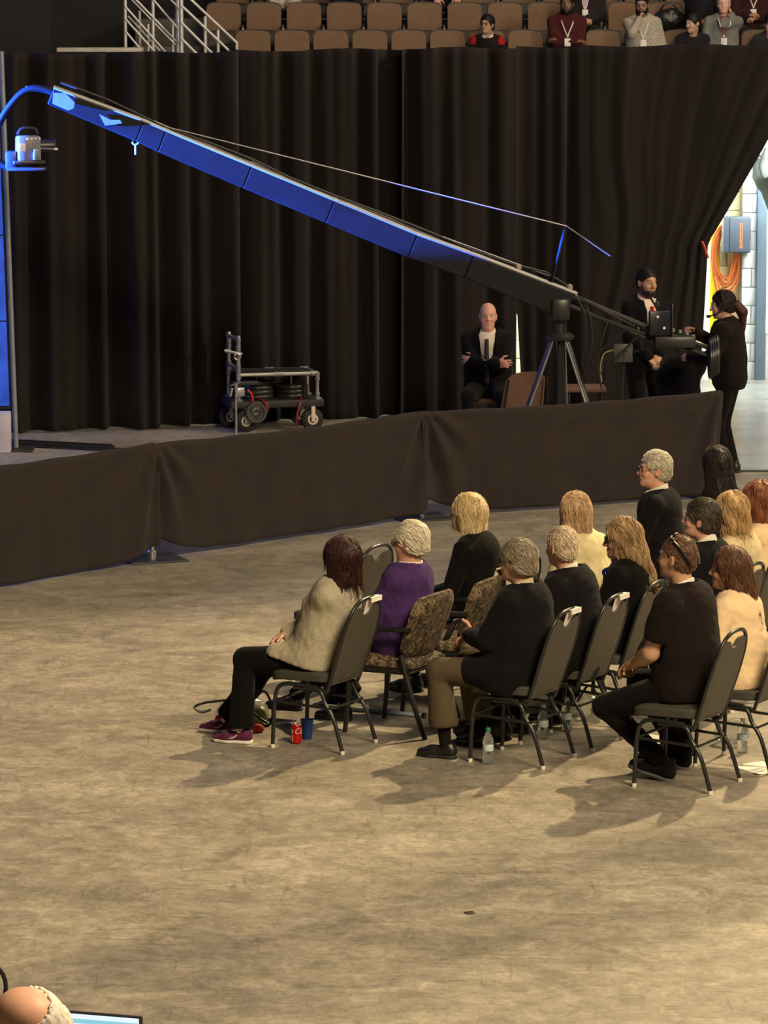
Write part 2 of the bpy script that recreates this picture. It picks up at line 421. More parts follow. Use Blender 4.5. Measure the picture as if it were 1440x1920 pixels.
hg = MB().box((hp.x, YC - .36, hp.z), (.05, .05, .16), bev=.006).box((hp.x + .035, YC - .36, hp.z + .01), (.04, .04, .05), bev=.005).build('hinge', mat('hinge_white', (.8, .82, .82), .35, metal=.2), dr)
# yellow guard post and pale pipe beside it
yp = PY(1339, 600, 45.86)
r = empty('guard_post', (yp.x, 45.86, 0))
M_yel = mat('yellow_paint', (.90, .74, .02), .45, .08)
MB().tube([(0, 0, .02), (0, 0, 2.55)], .055, 16).build('column', M_yel, r); MB().lathe([(0, 0), (.09, 0), (.09, .015), (.05, .03), (0, .03)], n=16).build('base_flange', M_yel, r)
MB().lathe([(.055, 0), (.055, .02), (.02, .04), (0, .042)], (0, 0, 2.55), 16).build('cap', M_yel, r)
tag(r, 'bright yellow guard post beside the orange cable coil', 'post')
yp = PY(1322, 600, 45.6)
o = MB().tube([(yp.x, 45.6, 0), (yp.x, 45.6, 2.7)], .05, 14).build('wall_pipe', mat('pale_green_pipe', (.58, .66, .60), .4, .08)); tag(o, 'pale green-white pipe left of the yellow guard post', 'pipe')
# grey box with orange label
M_box = mat('grey_box', srgb(66, 78, 92), .5, .08)
bp0 = PY(1382, 441, YC - .55)
r = empty('electrical_box', (bp0.x, YC - .42, bp0.z - .19))
MB().box((.005, .0, .19), (.29, .20, .38), bev=.012).build('body', M_box, r)
MB().box((.035, -.108, .19), (.22, .018, .36), bev=.006).build('door', M_box, r)
MB().box((-.143, 0, .19), (.012, .17, .35), bev=.004).build('side_panel', mat('pale_metal', (.55, .54, .58), .35, metal=.5), r)
lb = MB().box((.045, -.119, .185), (.028, .004, .27)).build('label', mat('orange_label', srgb(196, 120, 74), .6), r)
MB().box((.045, -.1215, .185), (.014, .002, .245)).build('label_text_band', mat('label_dark', srgb(92, 62, 44), .6, .5, 60), lb)
for i in range(9): MB().box((.045, -.1227, .075 + i * .027), (.009, .0012, .011)).build('label_mark', MATS['orange_label'], lb)
for zz in (.34, .05): MB().box((-.04, .11, zz), (.05, .14, .05)).build('bracket', M_box, r)
tag(r, 'grey electrical box with a narrow orange label on the corridor wall', 'electrical box')
# orange cable coil hanging left of the box
M_cable = mat('orange_cable', srgb(216, 122, 66), .45, .1)
cc = PY(1361, 474, YC - .26); cc.y = YC - .26
r = empty('cable_coil', (cc.x, cc.y, cc.z))
for k in range(5):
    rx = .095 + .014 * k; rz = .27 + .026 * k; pts = []
    for i in range(40):
        a = 2 * PI * i / 40; pts.append((rx * math.cos(a) + .012 * math.sin(3 * a + k), .012 * math.sin(a * 1 + k) - (k % 2) * .02, rz * math.sin(a) - .018 * k))
    MB().tube(pts, .013, 8, closed=True).build('loop', M_cable, r)
MB().tube(smooth_path([(-.12, -.03, -.25), (-.08, -.04, -.42), (-.02, -.02, -.62), (.02, 0, -.85), (.05, .02, -1.2)]), .013, 8).build('tail', M_cable, r)
MB().tube([(0.02, .235, .31), (.02, -.06, .31)], .014, 8).build('hook', M_plate, r)
tag(r, 'coil of thick orange cable hanging on the cream corridor wall', 'cable')
# hanging grey-green gear bag with cables, upper right
M_tarp = mat('grey_green_tarp', srgb(92, 104, 96), .7, .15, 6, .3, 20)
# (built after the volume tools)
light('corridor_lamp', 'AREA', (4.6, 44.1, 3.3), (4.2, 46.0, .9), 330, (.94, 1.0, .95), 1.8, .5)
light('corridor_lamp_rear', 'AREA', (1.6, 44.6, 3.3), (1.5, 46.0, .6), 140, (.92, 1.0, .96), 1.2, .4)

# ---------------------------------------------------------------- blue screen at the left edge
M_screen = bpy.data.materials.new('blue_screen'); M_screen.use_nodes = True
nt = M_screen.node_tree; b = nt.nodes['Principled BSDF']; tc = nt.nodes.new('ShaderNodeTexCoord'); nz = nt.nodes.new('ShaderNodeTexNoise')
nz.inputs['Scale'].default_value = 3.0; nt.links.new(tc.outputs['Object'], nz.inputs['Vector'])
cr = nt.nodes.new('ShaderNodeValToRGB'); nt.links.new(nz.outputs['Fac'], cr.inputs[0])
cr.color_ramp.elements[0].position = .3; cr.color_ramp.elements[0].color = (.008, .045, .33, 1); cr.color_ramp.elements[1].position = .7; cr.color_ramp.elements[1].color = (.03, .12, .75, 1)
nt.links.new(cr.outputs[0], b.inputs['Emission Color']); b.inputs['Emission Strength'].default_value = .9; b.inputs['Base Color'].default_value = (.01, .02, .06, 1)
SY = 39.6
p0 = PY(30, 815, SY); lean = math.atan2(PY(33, 800, SY).x - PY(8, 135, SY).x, PY(8, 135, SY).z - PY(33, 800, SY).z)
r = empty('led_screen', (p0.x, SY, 0)); r.rotation_euler = (0, -lean, 0)
MB().tube([(0, 0, .0), (0, 0, 3.7)], .024, 12).build('side_pole', mat('grey_pole', (.25, .28, .30), .45, metal=.3), r)
MB().box((-.80, .06, 2.02), (1.52, .06, 3.30), bev=.01).build('frame', mat('screen_frame', (.02, .02, .03), .5), r)
for i in range(4):
    zz = .80 + i * .80
    MB().box((-.80, .020, zz), (1.50, .02, .785)).build('panel', M_screen, r)
MB().box((-.2, .0, .008), (.75, .5, .016), bev=.004).build('foot_plate', mat('black_plate', (.018, .018, .02), .5), r)
tag(r, 'blue lit stage screen on a grey pole at the left edge', 'screen')
pp = PY(2, 815, SY - .25)
o = MB().box((-.03, 0, .19), (.24, .16, .38), bev=.012).build('pedestal', mat('lilac_panel', (.50, .48, .62), .5, .1), loc=(pp.x, SY - .25, 0)); tag(o, 'pale lilac box standing below the blue screen', 'box')
# floor cable strips
M_strip = mat('cable_ramp', (.012, .012, .014), .5)
for (a, b_, lb) in (((-20, 834), (232, 846), 'front black cable strip on the floor by the blue screen'), ((-20, 827), (210, 839), 'rear black cable strip on the floor by the blue screen')):
    A, B2 = G(*a), G(*b_); d = (B2 - A); an = math.atan2(d.y, d.x)
    o = empty('cable_strip', (A + B2) / 2, an)
    Mx = Matrix(((0, 0, 1, -d.length / 2), (1, 0, 0, 0), (0, 1, 0, 0), (0, 0, 0, 1)))
    MB().prism([(-.07, 0), (.07, 0), (.035, .02), (-.035, .02)], d.length, Mx).build('ramp', M_strip, o)
    MB().tube([(-d.length / 2, 0, .024), (d.length / 2, 0, .024)], .008, 8).build('cable', M_strip, o)
    tag(o, lb, 'cable strip', 'black floor cable strips')

# ---------------------------------------------------------------- seating bowl above the drapes
M_conc = mat('riser_concrete', (.10, .095, .088), .85, .2, 2, .2, 20)
M_blackwall = mat('black_wall', (.008, .008, .011), .8, .2, 2)
Y1 = 54.0; RY = .85; RZ = .33; Z1 = 2.62
xl = xc(232, Y1)
for i in range(4):
    o = MB().box(((xl + .05 + 9) / 2 + (1.0 if i == 0 else .0), Y1 - .45 + i * RY + RY / 2, (Z1 + i * RZ) / 2), (9 - xl - .05 - (2.0 if i == 0 else 0), RY, Z1 + i * RZ)).build('floor_riser', M_conc); struct(o, 'concrete seating tier number %d from the front' % (i + 1), 'riser')
o = MB().box((0, Y1 + 3.2, 4), (24, .2, 8)).build('wall_far', M_blackwall); struct(o, 'dark wall behind the seating bowl', 'wall')
o = MB().box((xl - 4.0, Y1 + .1, 3.0), (6.2, .3, 6.4)).build('wall_left', M_blackwall); struct(o, 'black drape wall left of the stair railing', 'wall')
o = MB().box((xl - 4.0 + .1, Y1 - 1.3, 1.3), (6.0, .2, 2.6)).build('wall_front', M_conc); o.data.materials[0] = mat('dark_concrete', (.03, .028, .026), .9); struct(o, 'concrete front wall of the bowl left of the stairs', 'wall')
# ================================================================== VOLUME TOOLS (smooth unions, then a surface-net mesh)
A3 = lambda v: np.array(v, np.float64)
class Vol:
    def __init__(s, lo, hi, r):
        s.lo = A3(lo); s.r = r; s.n = np.maximum(np.ceil((A3(hi) - s.lo) / r).astype(int) + 1, 3)
        s.f = np.full(s.n, .3, np.float32)
        s.ax = [np.float32(s.lo[i] + r * np.arange(s.n[i])) for i in range(3)]
    def _sl(s, lo, hi, pad):
        a = np.clip(np.floor((A3(lo) - pad - s.lo) / s.r).astype(int), 0, s.n); b = np.clip(np.ceil((A3(hi) + pad - s.lo) / s.r).astype(int) + 1, 0, s.n)
        if np.any(b <= a): return None
        sl = tuple(slice(i, j) for i, j in zip(a, b))
        return sl, (s.ax[0][sl[0]][:, None, None], s.ax[1][sl[1]][None, :, None], s.ax[2][sl[2]][None, None, :])
    def add(s, pr, k=.02):
        lo, hi, fn = pr; q = s._sl(lo, hi, k + 2.5 * s.r)
        if q is None: return s
        a = s.f[q[0]]; b = fn(*q[1])
        h = np.clip(.5 + .5 * (b - a) / k, 0, 1); s.f[q[0]] = b + (a - b) * h - k * h * (1 - h); 
        return s
    def sub(s, pr, k=.01):
        lo, hi, fn = pr; q = s._sl(lo, hi, k + 2.5 * s.r)
        if q is None: return s
        a = s.f[q[0]]; b = -fn(*q[1])
        h = np.clip(.5 - .5 * (b - a) / k, 0, 1); s.f[q[0]] = b + (a - b) * h + k * h * (1 - h)
        return s
    def cutplane(s, o, n, k=.006):
        """removes what lies on the side the normal points to"""
        n = A3(n); n = n / np.linalg.norm(n); o = A3(o)
        b = ((s.ax[0][:, None, None] - o[0]) * n[0] + (s.ax[1][None, :, None] - o[1]) * n[1] + (s.ax[2][None, None, :] - o[2]) * n[2]).astype(np.float32)
        h = np.clip(.5 - .5 * (b - s.f) / k, 0, 1); s.f = b + (s.f - b) * h + k * h * (1 - h); return s
    def disp(s, fn):
        s.f = s.f + fn(s.ax[0][:, None, None], s.ax[1][None, :, None], s.ax[2][None, None, :]).astype(np.float32); return s
    def net(s):
        f = s.f; f[0] = f[-1] = .3; f[:, 0] = f[:, -1] = .3; f[:, :, 0] = f[:, :, -1] = .3
        ins = f < 0; nx, ny, nz = f.shape
        c = np.zeros((nx - 1, ny - 1, nz - 1), np.int8)
        cs = [(i, j, k) for i in (0, 1) for j in (0, 1) for k in (0, 1)]
        for i, j, k in cs: c += ins[i:nx - 1 + i, j:ny - 1 + j, k:nz - 1 + k]
        act = np.argwhere((c > 0) & (c < 8)); 
        if len(act) == 0: return np.zeros((0, 3)), np.zeros((0, 4), int)
        vid = np.full(c.shape, -1, np.int64); vid[tuple(act.T)] = np.arange(len(act))
        val = {q: f[act[:, 0] + q[0], act[:, 1] + q[1], act[:, 2] + q[2]] for q in cs}
        acc = np.zeros((len(act), 3)); cnt = np.zeros(len(act))
        for p in cs:
            for a in range(3):
                if p[a] == 0:
                    q = list(p); q[a] = 1; q = tuple(q); v0, v1 = val[p], val[q]; m = (v0 < 0) != (v1 < 0)
                    t = np.where(m, v0 / np.where(m, v0 - v1, 1), 0)
                    pt = np.array(p, float)[None, :].repeat(len(act), 0); pt[:, a] = t
                    acc += pt * m[:, None]; cnt += m
        V = (act + acc / cnt[:, None]) * s.r + s.lo
        Fc = []
        for a in range(3):
            b, d = (a + 1) % 3, (a + 2) % 3
            s0 = [slice(None)] * 3; s1 = [slice(None)] * 3; s0[a] = slice(0, -1); s1[a] = slice(1, None)
            e = np.argwhere(ins[tuple(s0)] != ins[tuple(s1)])
            e = e[(e[:, b] > 0) & (e[:, d] > 0) & (e[:, b] < f.shape[b] - 1) & (e[:, d] < f.shape[d] - 1)]
            if len(e) == 0: continue
            w = ins[e[:, 0], e[:, 1], e[:, 2]]
            def at(db, dd):
                g = e.copy(); g[:, b] += db; g[:, d] += dd; return vid[g[:, 0], g[:, 1], g[:, 2]]
            q = np.stack([at(-1, -1), at(0, -1), at(0, 0), at(-1, 0)], 1)
            q[~w] = q[~w][:, ::-1]; Fc.append(q)
        return V, np.concatenate(Fc)
def cap(a, b, ra, rb, n=None, q=1.0):
    """tapered capsule; n, q flatten it along the direction n"""
    a = A3(a); b = A3(b); ab = b - a; L = max(ab @ ab, 1e-9); R = max(ra, rb)
    if n is not None:
        n = A3(n); n = n / np.linalg.norm(n); abn = ab @ n
    f32 = np.float32
    def fn(X, Y, Z):
        x, y, z = X - f32(a[0]), Y - f32(a[1]), Z - f32(a[2])
        t = np.clip((x * f32(ab[0]) + y * f32(ab[1]) + z * f32(ab[2])) / f32(L), 0, 1)
        dx, dy, dz = x - t * f32(ab[0]), y - t * f32(ab[1]), z - t * f32(ab[2])
        d2 = dx * dx + dy * dy + dz * dz
        if n is not None:
            e = dx * f32(n[0]) + dy * f32(n[1]) + dz * f32(n[2]); d2 = d2 + e * e * f32(1 / q ** 2 - 1)
        return np.sqrt(d2) - (f32(ra) + t * f32(rb - ra))
    m = R * max(1, q)
    return np.minimum(a, b) - m, np.maximum(a, b) + m, fn
def ell(c, r, R=None):
    c = A3(c); r = A3(r); f32 = np.float32; M = None if R is None else A3(R).T
    def fn(X, Y, Z):
        x, y, z = X - f32(c[0]), Y - f32(c[1]), Z - f32(c[2])
        if M is not None: x, y, z = (M[i, 0] * x + M[i, 1] * y + M[i, 2] * z for i in range(3))
        k0 = np.sqrt((x / r[0]) ** 2 + (y / r[1]) ** 2 + (z / r[2]) ** 2); k1 = np.sqrt((x / r[0] ** 2) ** 2 + (y / r[1] ** 2) ** 2 + (z / r[2] ** 2) ** 2)
        return (k0 * (k0 - 1) / np.maximum(k1, 1e-6)).astype(f32)
    m = r if R is None else np.full(3, r.max())
    return c - m, c + m, fn
def rotm(yaw=0, pitch=0, roll=0):
    """x forward, y left, z up; pitch > 0 looks up, roll > 0 tips to the right"""
    return np.array(Matrix.Rotation(yaw, 3, 'Z') @ Matrix.Rotation(-pitch, 3, 'Y') @ Matrix.Rotation(roll, 3, 'X'))
def net_mesh(name, parts, cols=None):
    V = []; Fc = []; C = []; n = 0
    for i, (v, f) in enumerate(parts):
        V.append(v); Fc.append(f + n); n += len(v)
        if cols is not None: C.append(cols[i])
    V = np.concatenate(V); Fc = np.concatenate(Fc)
    me = bpy.data.meshes.new(name)
    me.vertices.add(len(V)); me.vertices.foreach_set('co', V.astype(np.float32).ravel())
    me.loops.add(Fc.size); me.loops.foreach_set('vertex_index', Fc.astype(np.int32).ravel())
    me.polygons.add(len(Fc)); me.polygons.foreach_set('loop_start', np.arange(0, Fc.size, 4, dtype=np.int32))
    me.polygons.foreach_set('use_smooth', np.ones(len(Fc), bool)); me.update(calc_edges=True)
    if cols is not None:
        C = np.concatenate(C); C = np.concatenate([C, np.ones((len(C), 1))], 1)
        at = me.color_attributes.new('Col', 'FLOAT_COLOR', 'POINT'); at.data.foreach_set('color', C.astype(np.float32).ravel())
    return me
def wrinkle(amp, seed, f=1.0, dirs=None):
    r = np.random.default_rng(seed); K = []
    for i in range(5):
        d = r.normal(size=3); d[2] *= 1.4; d = d / np.linalg.norm(d) * r.uniform(38, 105) * f; K.append((d, r.uniform(0, 6.3), r.normal(size=3) * 14, r.uniform(.4, 1.0)))
    def fn(X, Y, Z):
        o = 0
        for d, ph, e, w in K:
            o = o + w * np.sin(d[0] * X + d[1] * Y + d[2] * Z + ph + 1.3 * np.sin(e[0] * X + e[1] * Y + e[2] * Z))
        return -amp * .5 * (np.abs(o) ** .8 - .8)
    return fn

# ================================================================== PEOPLE
M_skin = mat('skin', (.6, .4, .3), .5, .06, 30, .05, 120, spec=.4, attr='Col')
M_skin.node_tree.nodes['Principled BSDF'].inputs['Subsurface Weight'].default_value = .08
M_skin.node_tree.nodes['Principled BSDF'].inputs['Subsurface Radius'].default_value = (.012, .005, .003)
M_lens = mat('spectacle_lens', (.05, .05, .06), .1, 0, alpha=.45)
M_frame = mat('spectacle_frame', (.015, .012, .012), .35)
def cloth(name, rgb, var=.10, bump=.25, bscale=220, rough=.9, sheen=.03, scale=14):
    return mat('cloth_' + name, srgb(*rgb), rough, var, scale, bump, bscale, sheen=sheen, spec=.15)
HAIRCOL = {}
def hairm(name, rgb, var=.35, rough=.5):
    HAIRCOL['hair_' + name] = srgb(*rgb)
    return mat('hair_' + name, srgb(*rgb), rough, var, 34, .35, 90, stretch=(1.6, 1.6, .14), spec=.3, bdist=.006, attr='Col')
SKIN = {'fair': (.56, .335, .235), 'pink': (.60, .33, .24), 'tan': (.46, .27, .165), 'brown': (.165, .085, .05), 'olive': (.36, .215, .135)}

def hair_obj(name, base, m, parent, strand=None, seed=1):
    c = A3(HAIRCOL[m.name]); parts = [base]; cols = [np.tile(c * .8, (len(base[0]), 1))]
    if strand is not None:
        v, f, nid = strand; r = np.random.default_rng(seed); k = r.uniform(.62, 1.38, nid.max() + 1); parts.append((v, f)); cols.append(c[None, :] * k[nid][:, None])
    return new_obj(name, net_mesh(name, parts, cols), m, parent)
def strand_mesh(vol, style, n, seed, seg=9, rad=.0017):
    """thin tapered strands combed over the hair volume; all strands at once"""
    r = np.random.default_rng(seed); V, _ = vol.net(); f = vol.f; g = np.stack(np.gradient(f, vol.r), -1)
    def samp(P):
        q = np.clip((P - vol.lo) / vol.r, 0, A3(vol.n) - 1.001); i = q.astype(int); w = q - i; out = 0; gn = 0
        for a in (0, 1):
            for b in (0, 1):
                for c in (0, 1):
                    k = (w[:, 0] if a else 1 - w[:, 0]) * (w[:, 1] if b else 1 - w[:, 1]) * (w[:, 2] if c else 1 - w[:, 2]); out = out + k * f[i[:, 0] + a, i[:, 1] + b, i[:, 2] + c]; gn = gn + k[:, None] * g[i[:, 0] + a, i[:, 1] + b, i[:, 2] + c]
        gn = gn / np.maximum(np.linalg.norm(gn, axis=1, keepdims=True), 1e-6); return out, gn
    V = V[r.integers(0, len(V), n * 3)]; fv, N = samp(V); rad2 = np.hypot(V[:, 0] + .012, V[:, 1]); rr = V - A3((-.012, 0, 0)); outw = (N * rr).sum(1) > .02
    V = V[outw][:n]; n = len(V); off = r.uniform(.0, .0055, n); L = {'short': .055, 'crop': .022, 'fringe': .03, 'bob': .11, 'long': .16, 'pony': .10}[style] * r.uniform(.6, 1.2, n); P = V.copy(); path = [P.copy()]
    jit = r.normal(0, .16, (n, 3)); ph = r.uniform(0, 6.3, n)
    for k in range(seg):
        fv, N = samp(P); side = np.where(P[:, 1] > .012, 1.0, -1.0); top = np.clip((P[:, 2] - .05) / .06, 0, 1)
        if style in ('bob', 'long'): d = np.stack([-.30 - .25 * top, side * top * 1.1, -1 + .6 * top], 1)
        elif style == 'pony': d = np.stack([-1 + 0 * top, side * .1, -.45 + .3 * top], 1)
        else: d = np.stack([-.9 - .2 * top, side * .30 * top, -.75 + .8 * top], 1)
        d = d + jit; low = np.clip((N[:, 2] + .35) / .3, 0, 1)[:, None] if style in ('bob', 'long') else 1.0
        d = d - N * (d * N).sum(1, keepdims=True) * low; d = d / np.maximum(np.linalg.norm(d, axis=1, keepdims=True), 1e-6)
        stp = np.clip((P[:, 2] + .082) / .03, 0, 1) if style in ('short', 'crop', 'fringe') else 1.0; P = P + d * (L / seg * stp)[:, None]; fv, N = samp(P); cor = np.clip(fv - off, -.02, .02)[:, None] * N
        P = P - cor * low; path.append(P.copy())
    path = np.stack(path, 1); m = seg + 1                                     # n, m, 3
    T = np.gradient(path, axis=1); T /= np.maximum(np.linalg.norm(T, axis=2, keepdims=True), 1e-7); rf = path - A3((-.012, 0, .0)); A = np.cross(T, rf); A /= np.maximum(np.linalg.norm(A, axis=2, keepdims=True), 1e-7); B2 = np.cross(A, T)
    tp = np.linspace(1, .25, m)[None, :, None] * rad; ring = np.stack([path + (A * math.cos(a) * 1.5 + B2 * math.sin(a)) * tp for a in (PI / 2, PI / 2 + 2.094, PI / 2 + 4.189)], 2)   # n,m,3,3
    Vv = ring.reshape(-1, 3); b0 = (np.arange(n) * m * 3)[:, None, None] + (np.arange(seg) * 3)[None, :, None]; Fq = []
    for a in range(3):
        c = (a + 1) % 3; Fq.append(np.stack([b0[..., 0] + a, b0[..., 0] + c, b0[..., 0] + 3 + c, b0[..., 0] + 3 + a], -1).reshape(-1, 4))
    return Vv, np.concatenate(Fq), np.repeat(np.arange(n), m * 3)
def front_of(vol, p, d, reach=.3, n=60):
    """farthest point along d from p that is still inside the volume"""
    best = None
    for t in np.linspace(0, reach, n):
        q = p + d * t; i = np.round((q - vol.lo) / vol.r).astype(int)
        if np.any(i < 0) or np.any(i >= vol.n): break
        if vol.f[tuple(i)] < 0: best = t
    return p + d * (best if best is not None else .08)

def ik(S, W, l1, l2, pole):
    S = A3(S); W = A3(W); d = W - S; D = np.linalg.norm(d); u = d / D
    if D > (l1 + l2) * .995: W = S + u * (l1 + l2) * .995; D = (l1 + l2) * .995
    x = (l1 ** 2 - l2 ** 2 + D ** 2) / (2 * D); h = math.sqrt(max(l1 ** 2 - x ** 2, 1e-6))
    p = A3(pole); p = p - u * (p @ u); p = p / np.linalg.norm(p)
    return S + u * x + p * h, W

def head_parts(res, R, skin, o):
    """head and neck in the head frame; returns volume"""
    v = Vol((-.16, -.125, -.24), (.16, .125, .16), res)
    jw = o.get('jaw', 1.0)
    v.add(ell((-.012, 0, .035), (.098, .076, .090)), .01)
    v.add(ell((.030, 0, -.025), (.066, .062 * jw, .088)), .03)
    v.add(ell((.048, 0, -.080), (.044, .042 * jw, .034)), .03)
    v.add(ell((.078, 0, -.096), (.018, .020, .016)), .02)                      # chin
    v.add(ell((.080, 0, .030), (.020, .050, .011)), .02)                       # brow
    for s in (-1, 1):
        v.add(ell((.066, s * .040, -.028), (.022, .022, .020)), .02)           # cheek
        v.sub(ell((.105, s * .032, .006), (.019, .019, .013)), .014)
        v.add(ell((.0815, s * .032, .006), (.0125, .0135, .0105)), .004)       # eyeball
        v.add(ell((-.006, s * .078, -.008), (.021, .009, .034), rotm(s * -.35, .15)), .006)
        v.sub(ell((.002, s * .087, -.006), (.010, .006, .018)), .005)
    v.add(cap((.092, 0, .016), (.113, 0, -.024), .008, .0125), .014)           # nose
    for s in (-1, 1): v.add(ell((.100, s * .013, -.029), (.011, .008, .008)), .008)
    v.add(ell((.092, 0, -.055), (.011, .024, .0055)), .008)                    # lips
    v.add(ell((.089, 0, -.065), (.011, .021, .006)), .008)
    v.add(cap((-.020, 0, -.055), o['_nb'], .050 * o.get('neck', 1), .056 * o.get('neck', 1)), .035)
    if o.get('double_chin'): v.add(ell((.03, 0, -.115), (.05, .045, .03)), .03)
    return v
def head_color(V, skin, o):
    c = np.tile(A3(skin), (len(V), 1))
    def blend(mask, col): c[:] = c * (1 - mask[:, None]) + A3(col) * mask[:, None]
    x, y, z = V.T; ay = np.abs(y)
    rosy = np.exp(-(((ay - .042) / .022) ** 2 + ((z + .03) / .022) ** 2)) * (x > .04) * .45 + np.exp(-(((ay - .085) / .012) ** 2 + ((z + .01) / .03) ** 2)) * .5 * (x < .04)
    rosy = rosy + np.exp(-((ay / .014) ** 2 + ((z + .02) / .02) ** 2)) * (x > .09) * .35
    blend(np.clip(rosy, 0, 1), A3(skin) * (1.05, .72, .70))
    eye = (np.abs(ay - .032) < .013) & (np.abs(z - .006) < .0065) & (x > .07)
    c[eye] = (.55, .5, .47); c[eye & (np.abs(ay - .032) < .006)] = (.03, .022, .018)
    brow = np.exp(-(((ay - .034) / .020) ** 4 + ((z - .031) / .0055) ** 2)) * (x > .05)
    blend(np.clip(brow, 0, 1) * .8, o.get('brow', (.08, .055, .04)))
    lip = np.exp(-((y / .022) ** 4 + ((z + .060) / .009) ** 2)) * (x > .078)
    blend(np.clip(lip, 0, 1) * .75, A3(skin) * (.80, .42, .40))
    if 'stubble' in o:
        st = ((z < -.035) & (z > -.125) & (x > .0)).astype(float) * (1 - np.clip(rosy * 2, 0, 1)); blend(st * o['stubble'], o.get('stubble_col', (.06, .045, .04)))
    if 'buzz' in o:                                                              # shaved hair printed by its own colour
        a, colr = o['buzz']; hl = .062 + .25 * np.clip(-x, -.2, .2)
        bz = np.clip((z - (.075 - .9 * np.clip(.055 - x, 0, .12))) / .02, 0, 1) * (x < .085); bz = np.where((x < .005) & (z > -.06), 1, bz) * (ay < .0795 + (x < -.03)); blend(np.clip(bz, 0, 1) * a, colr)
    return c
def hair_vol(style, res, o):
    L = {'short': -.10, 'crop': -.09, 'fringe': -.09, 'bob': -.20, 'long': -.36, 'pony': -.24}[style]
    v = Vol((-.22, -.19, L - .05), (.16, .19, .18), res)
    th = o.get('hair_th', {'short': .015, 'crop': .007, 'fringe': .009, 'bob': .026, 'long': .022, 'pony': .010}[style])
    v.add(ell((-.014, 0, .037), (.098 + th, .076 + th, .090 + th)), .01)
    if style in ('short', 'crop', 'fringe', 'pony'):
        v.add(ell((-.045, 0, -.03), (.062 + th, .066 + th * .7, .055)), .03)
        v.sub(ell((.122, 0, -.03), (.092, .12, .098)), .01)                     # face
        v.sub(ell((.055, 0, -.06), (.07, .13, .062)), .012)                     # jaw and ear front
        for s in (-1, 1): v.sub(ell((.0, s * .10, -.012), (.026, .030, .040)), .008)
        v.cutplane((-.06, 0, -.066), (.35, 0, -1))
        if style == 'fringe': v.sub(ell((.03, 0, .115), (.140, .082, .128)), .01)
    else:
        bw = o.get('hair_w', 1.0)
        zb = -.10 if style == 'bob' else -.23; lg = style != 'bob'; bk_ = .085 if lg else .012
        for s in (-1, 1):
            v.add(cap((-.01, s * .062 * bw, .03), (-.012 - bk_, s * (.074 if style == 'bob' else .098) * bw, zb + .02), .040, .036, (0, 1, 0), .75), .03)
            v.add(cap((-.06, s * .035 * bw, .02), (-.070 - bk_, s * .050 * bw, zb - .03), .056, .045), .03)
        v.add(cap((-.075, 0, .02), (-.085 - bk_, 0, zb - (.02 if style == 'bob' else .10)), .055, .034), .03)
        v.sub(ell((.130, 0, -.055), (.098, .085, .135)), .012)                  # open at the face
        v.sub(cap((.06, 0, -.10), (.03, 0, -.45), .052, .060), .012)
        if style == 'bob': v.cutplane((-.05, 0, o.get('hair_len', -.145)), (.30, 0, -1))
    seed = o.get('seed', 1)
    def strands(X, Y, Z):
        an = np.arctan2(Y, X + .03); q = an * 9 + 2.2 * np.sin(Z * 17 + an * 3 + seed) + 1.3 * np.sin(Z * 41 + an * 5)
        w = o.get('hair_wave', 0) * np.sin(Z * 46 + an * 4 + seed)
        return -(.0016 * np.sin(q * 2.3) + .0013 * np.sin(q * 5.1 + 1.0)) * (1 if style not in ('crop',) else .5) - w
    v.disp(strands)
    return v
def hand_vol(res, pose, thumb_side):
    """x along the fingers, z back of the hand, thumb towards thumb_side*y"""
    v = Vol((-.11, -.085, -.10), (.20, .085, .07), res); t = thumb_side
    v.add(cap((-.10, 0, 0), (.0, 0, 0), .029, .025, (0, 0, 1), .82), .01)
    v.add(ell((.045, 0, 0), (.055, .042, .018)), .02)
    v.add(cap((.02, t * .022, -.006), (.05, t * .03, -.008), .018, .014), .012)
    curl = {'relax': (.35, .55, .4), 'grip': (1.0, 1.25, .8), 'flat': (.12, .15, .1), 'fist': (1.25, 1.5, .9)}[pose]
    for i, (y, L) in enumerate(((.030, .070), (.0105, .080), (-.0095, .074), (-.0285, .058))):
        p = A3((.082 - .006 * abs(i - 1), t * y, 0)); a = 0.0; yaw = t * (1.5 - i) * .06
        for k, fr in enumerate((.46, .30, .24)):
            a += curl[k] * (1 + .08 * i); q = p + A3((math.cos(a) * math.cos(yaw), math.sin(yaw), -math.sin(a))) * L * fr
            v.add(cap(p, q, .0092 - .0008 * k, .0086 - .0009 * k), .004); p = q
    p = A3((.030, t * .036, -.008)); up = 1 if o_thumb.get('up') else 0
    for k, (d, L) in enumerate((((.62, t * .72, -.25 + up * .9), .042), ((.85, t * .30, -.32 + up * 1.2), .034))):
        d = A3(d); d = d / np.linalg.norm(d); q = p + d * L; v.add(cap(p, q, .0115 - .001 * k, .0098 - .001 * k), .006); p = q
    return v
o_thumb = {}
def place(v, f, R, t): return v @ np.asarray(R).T + A3(t), f
def frame_from(x, z):
    x = A3(x); x = x / np.linalg.norm(x); z = A3(z); z = z - x * (x @ z); z = z / np.linalg.norm(z)
    return np.stack([x, np.cross(z, x), z], 1)

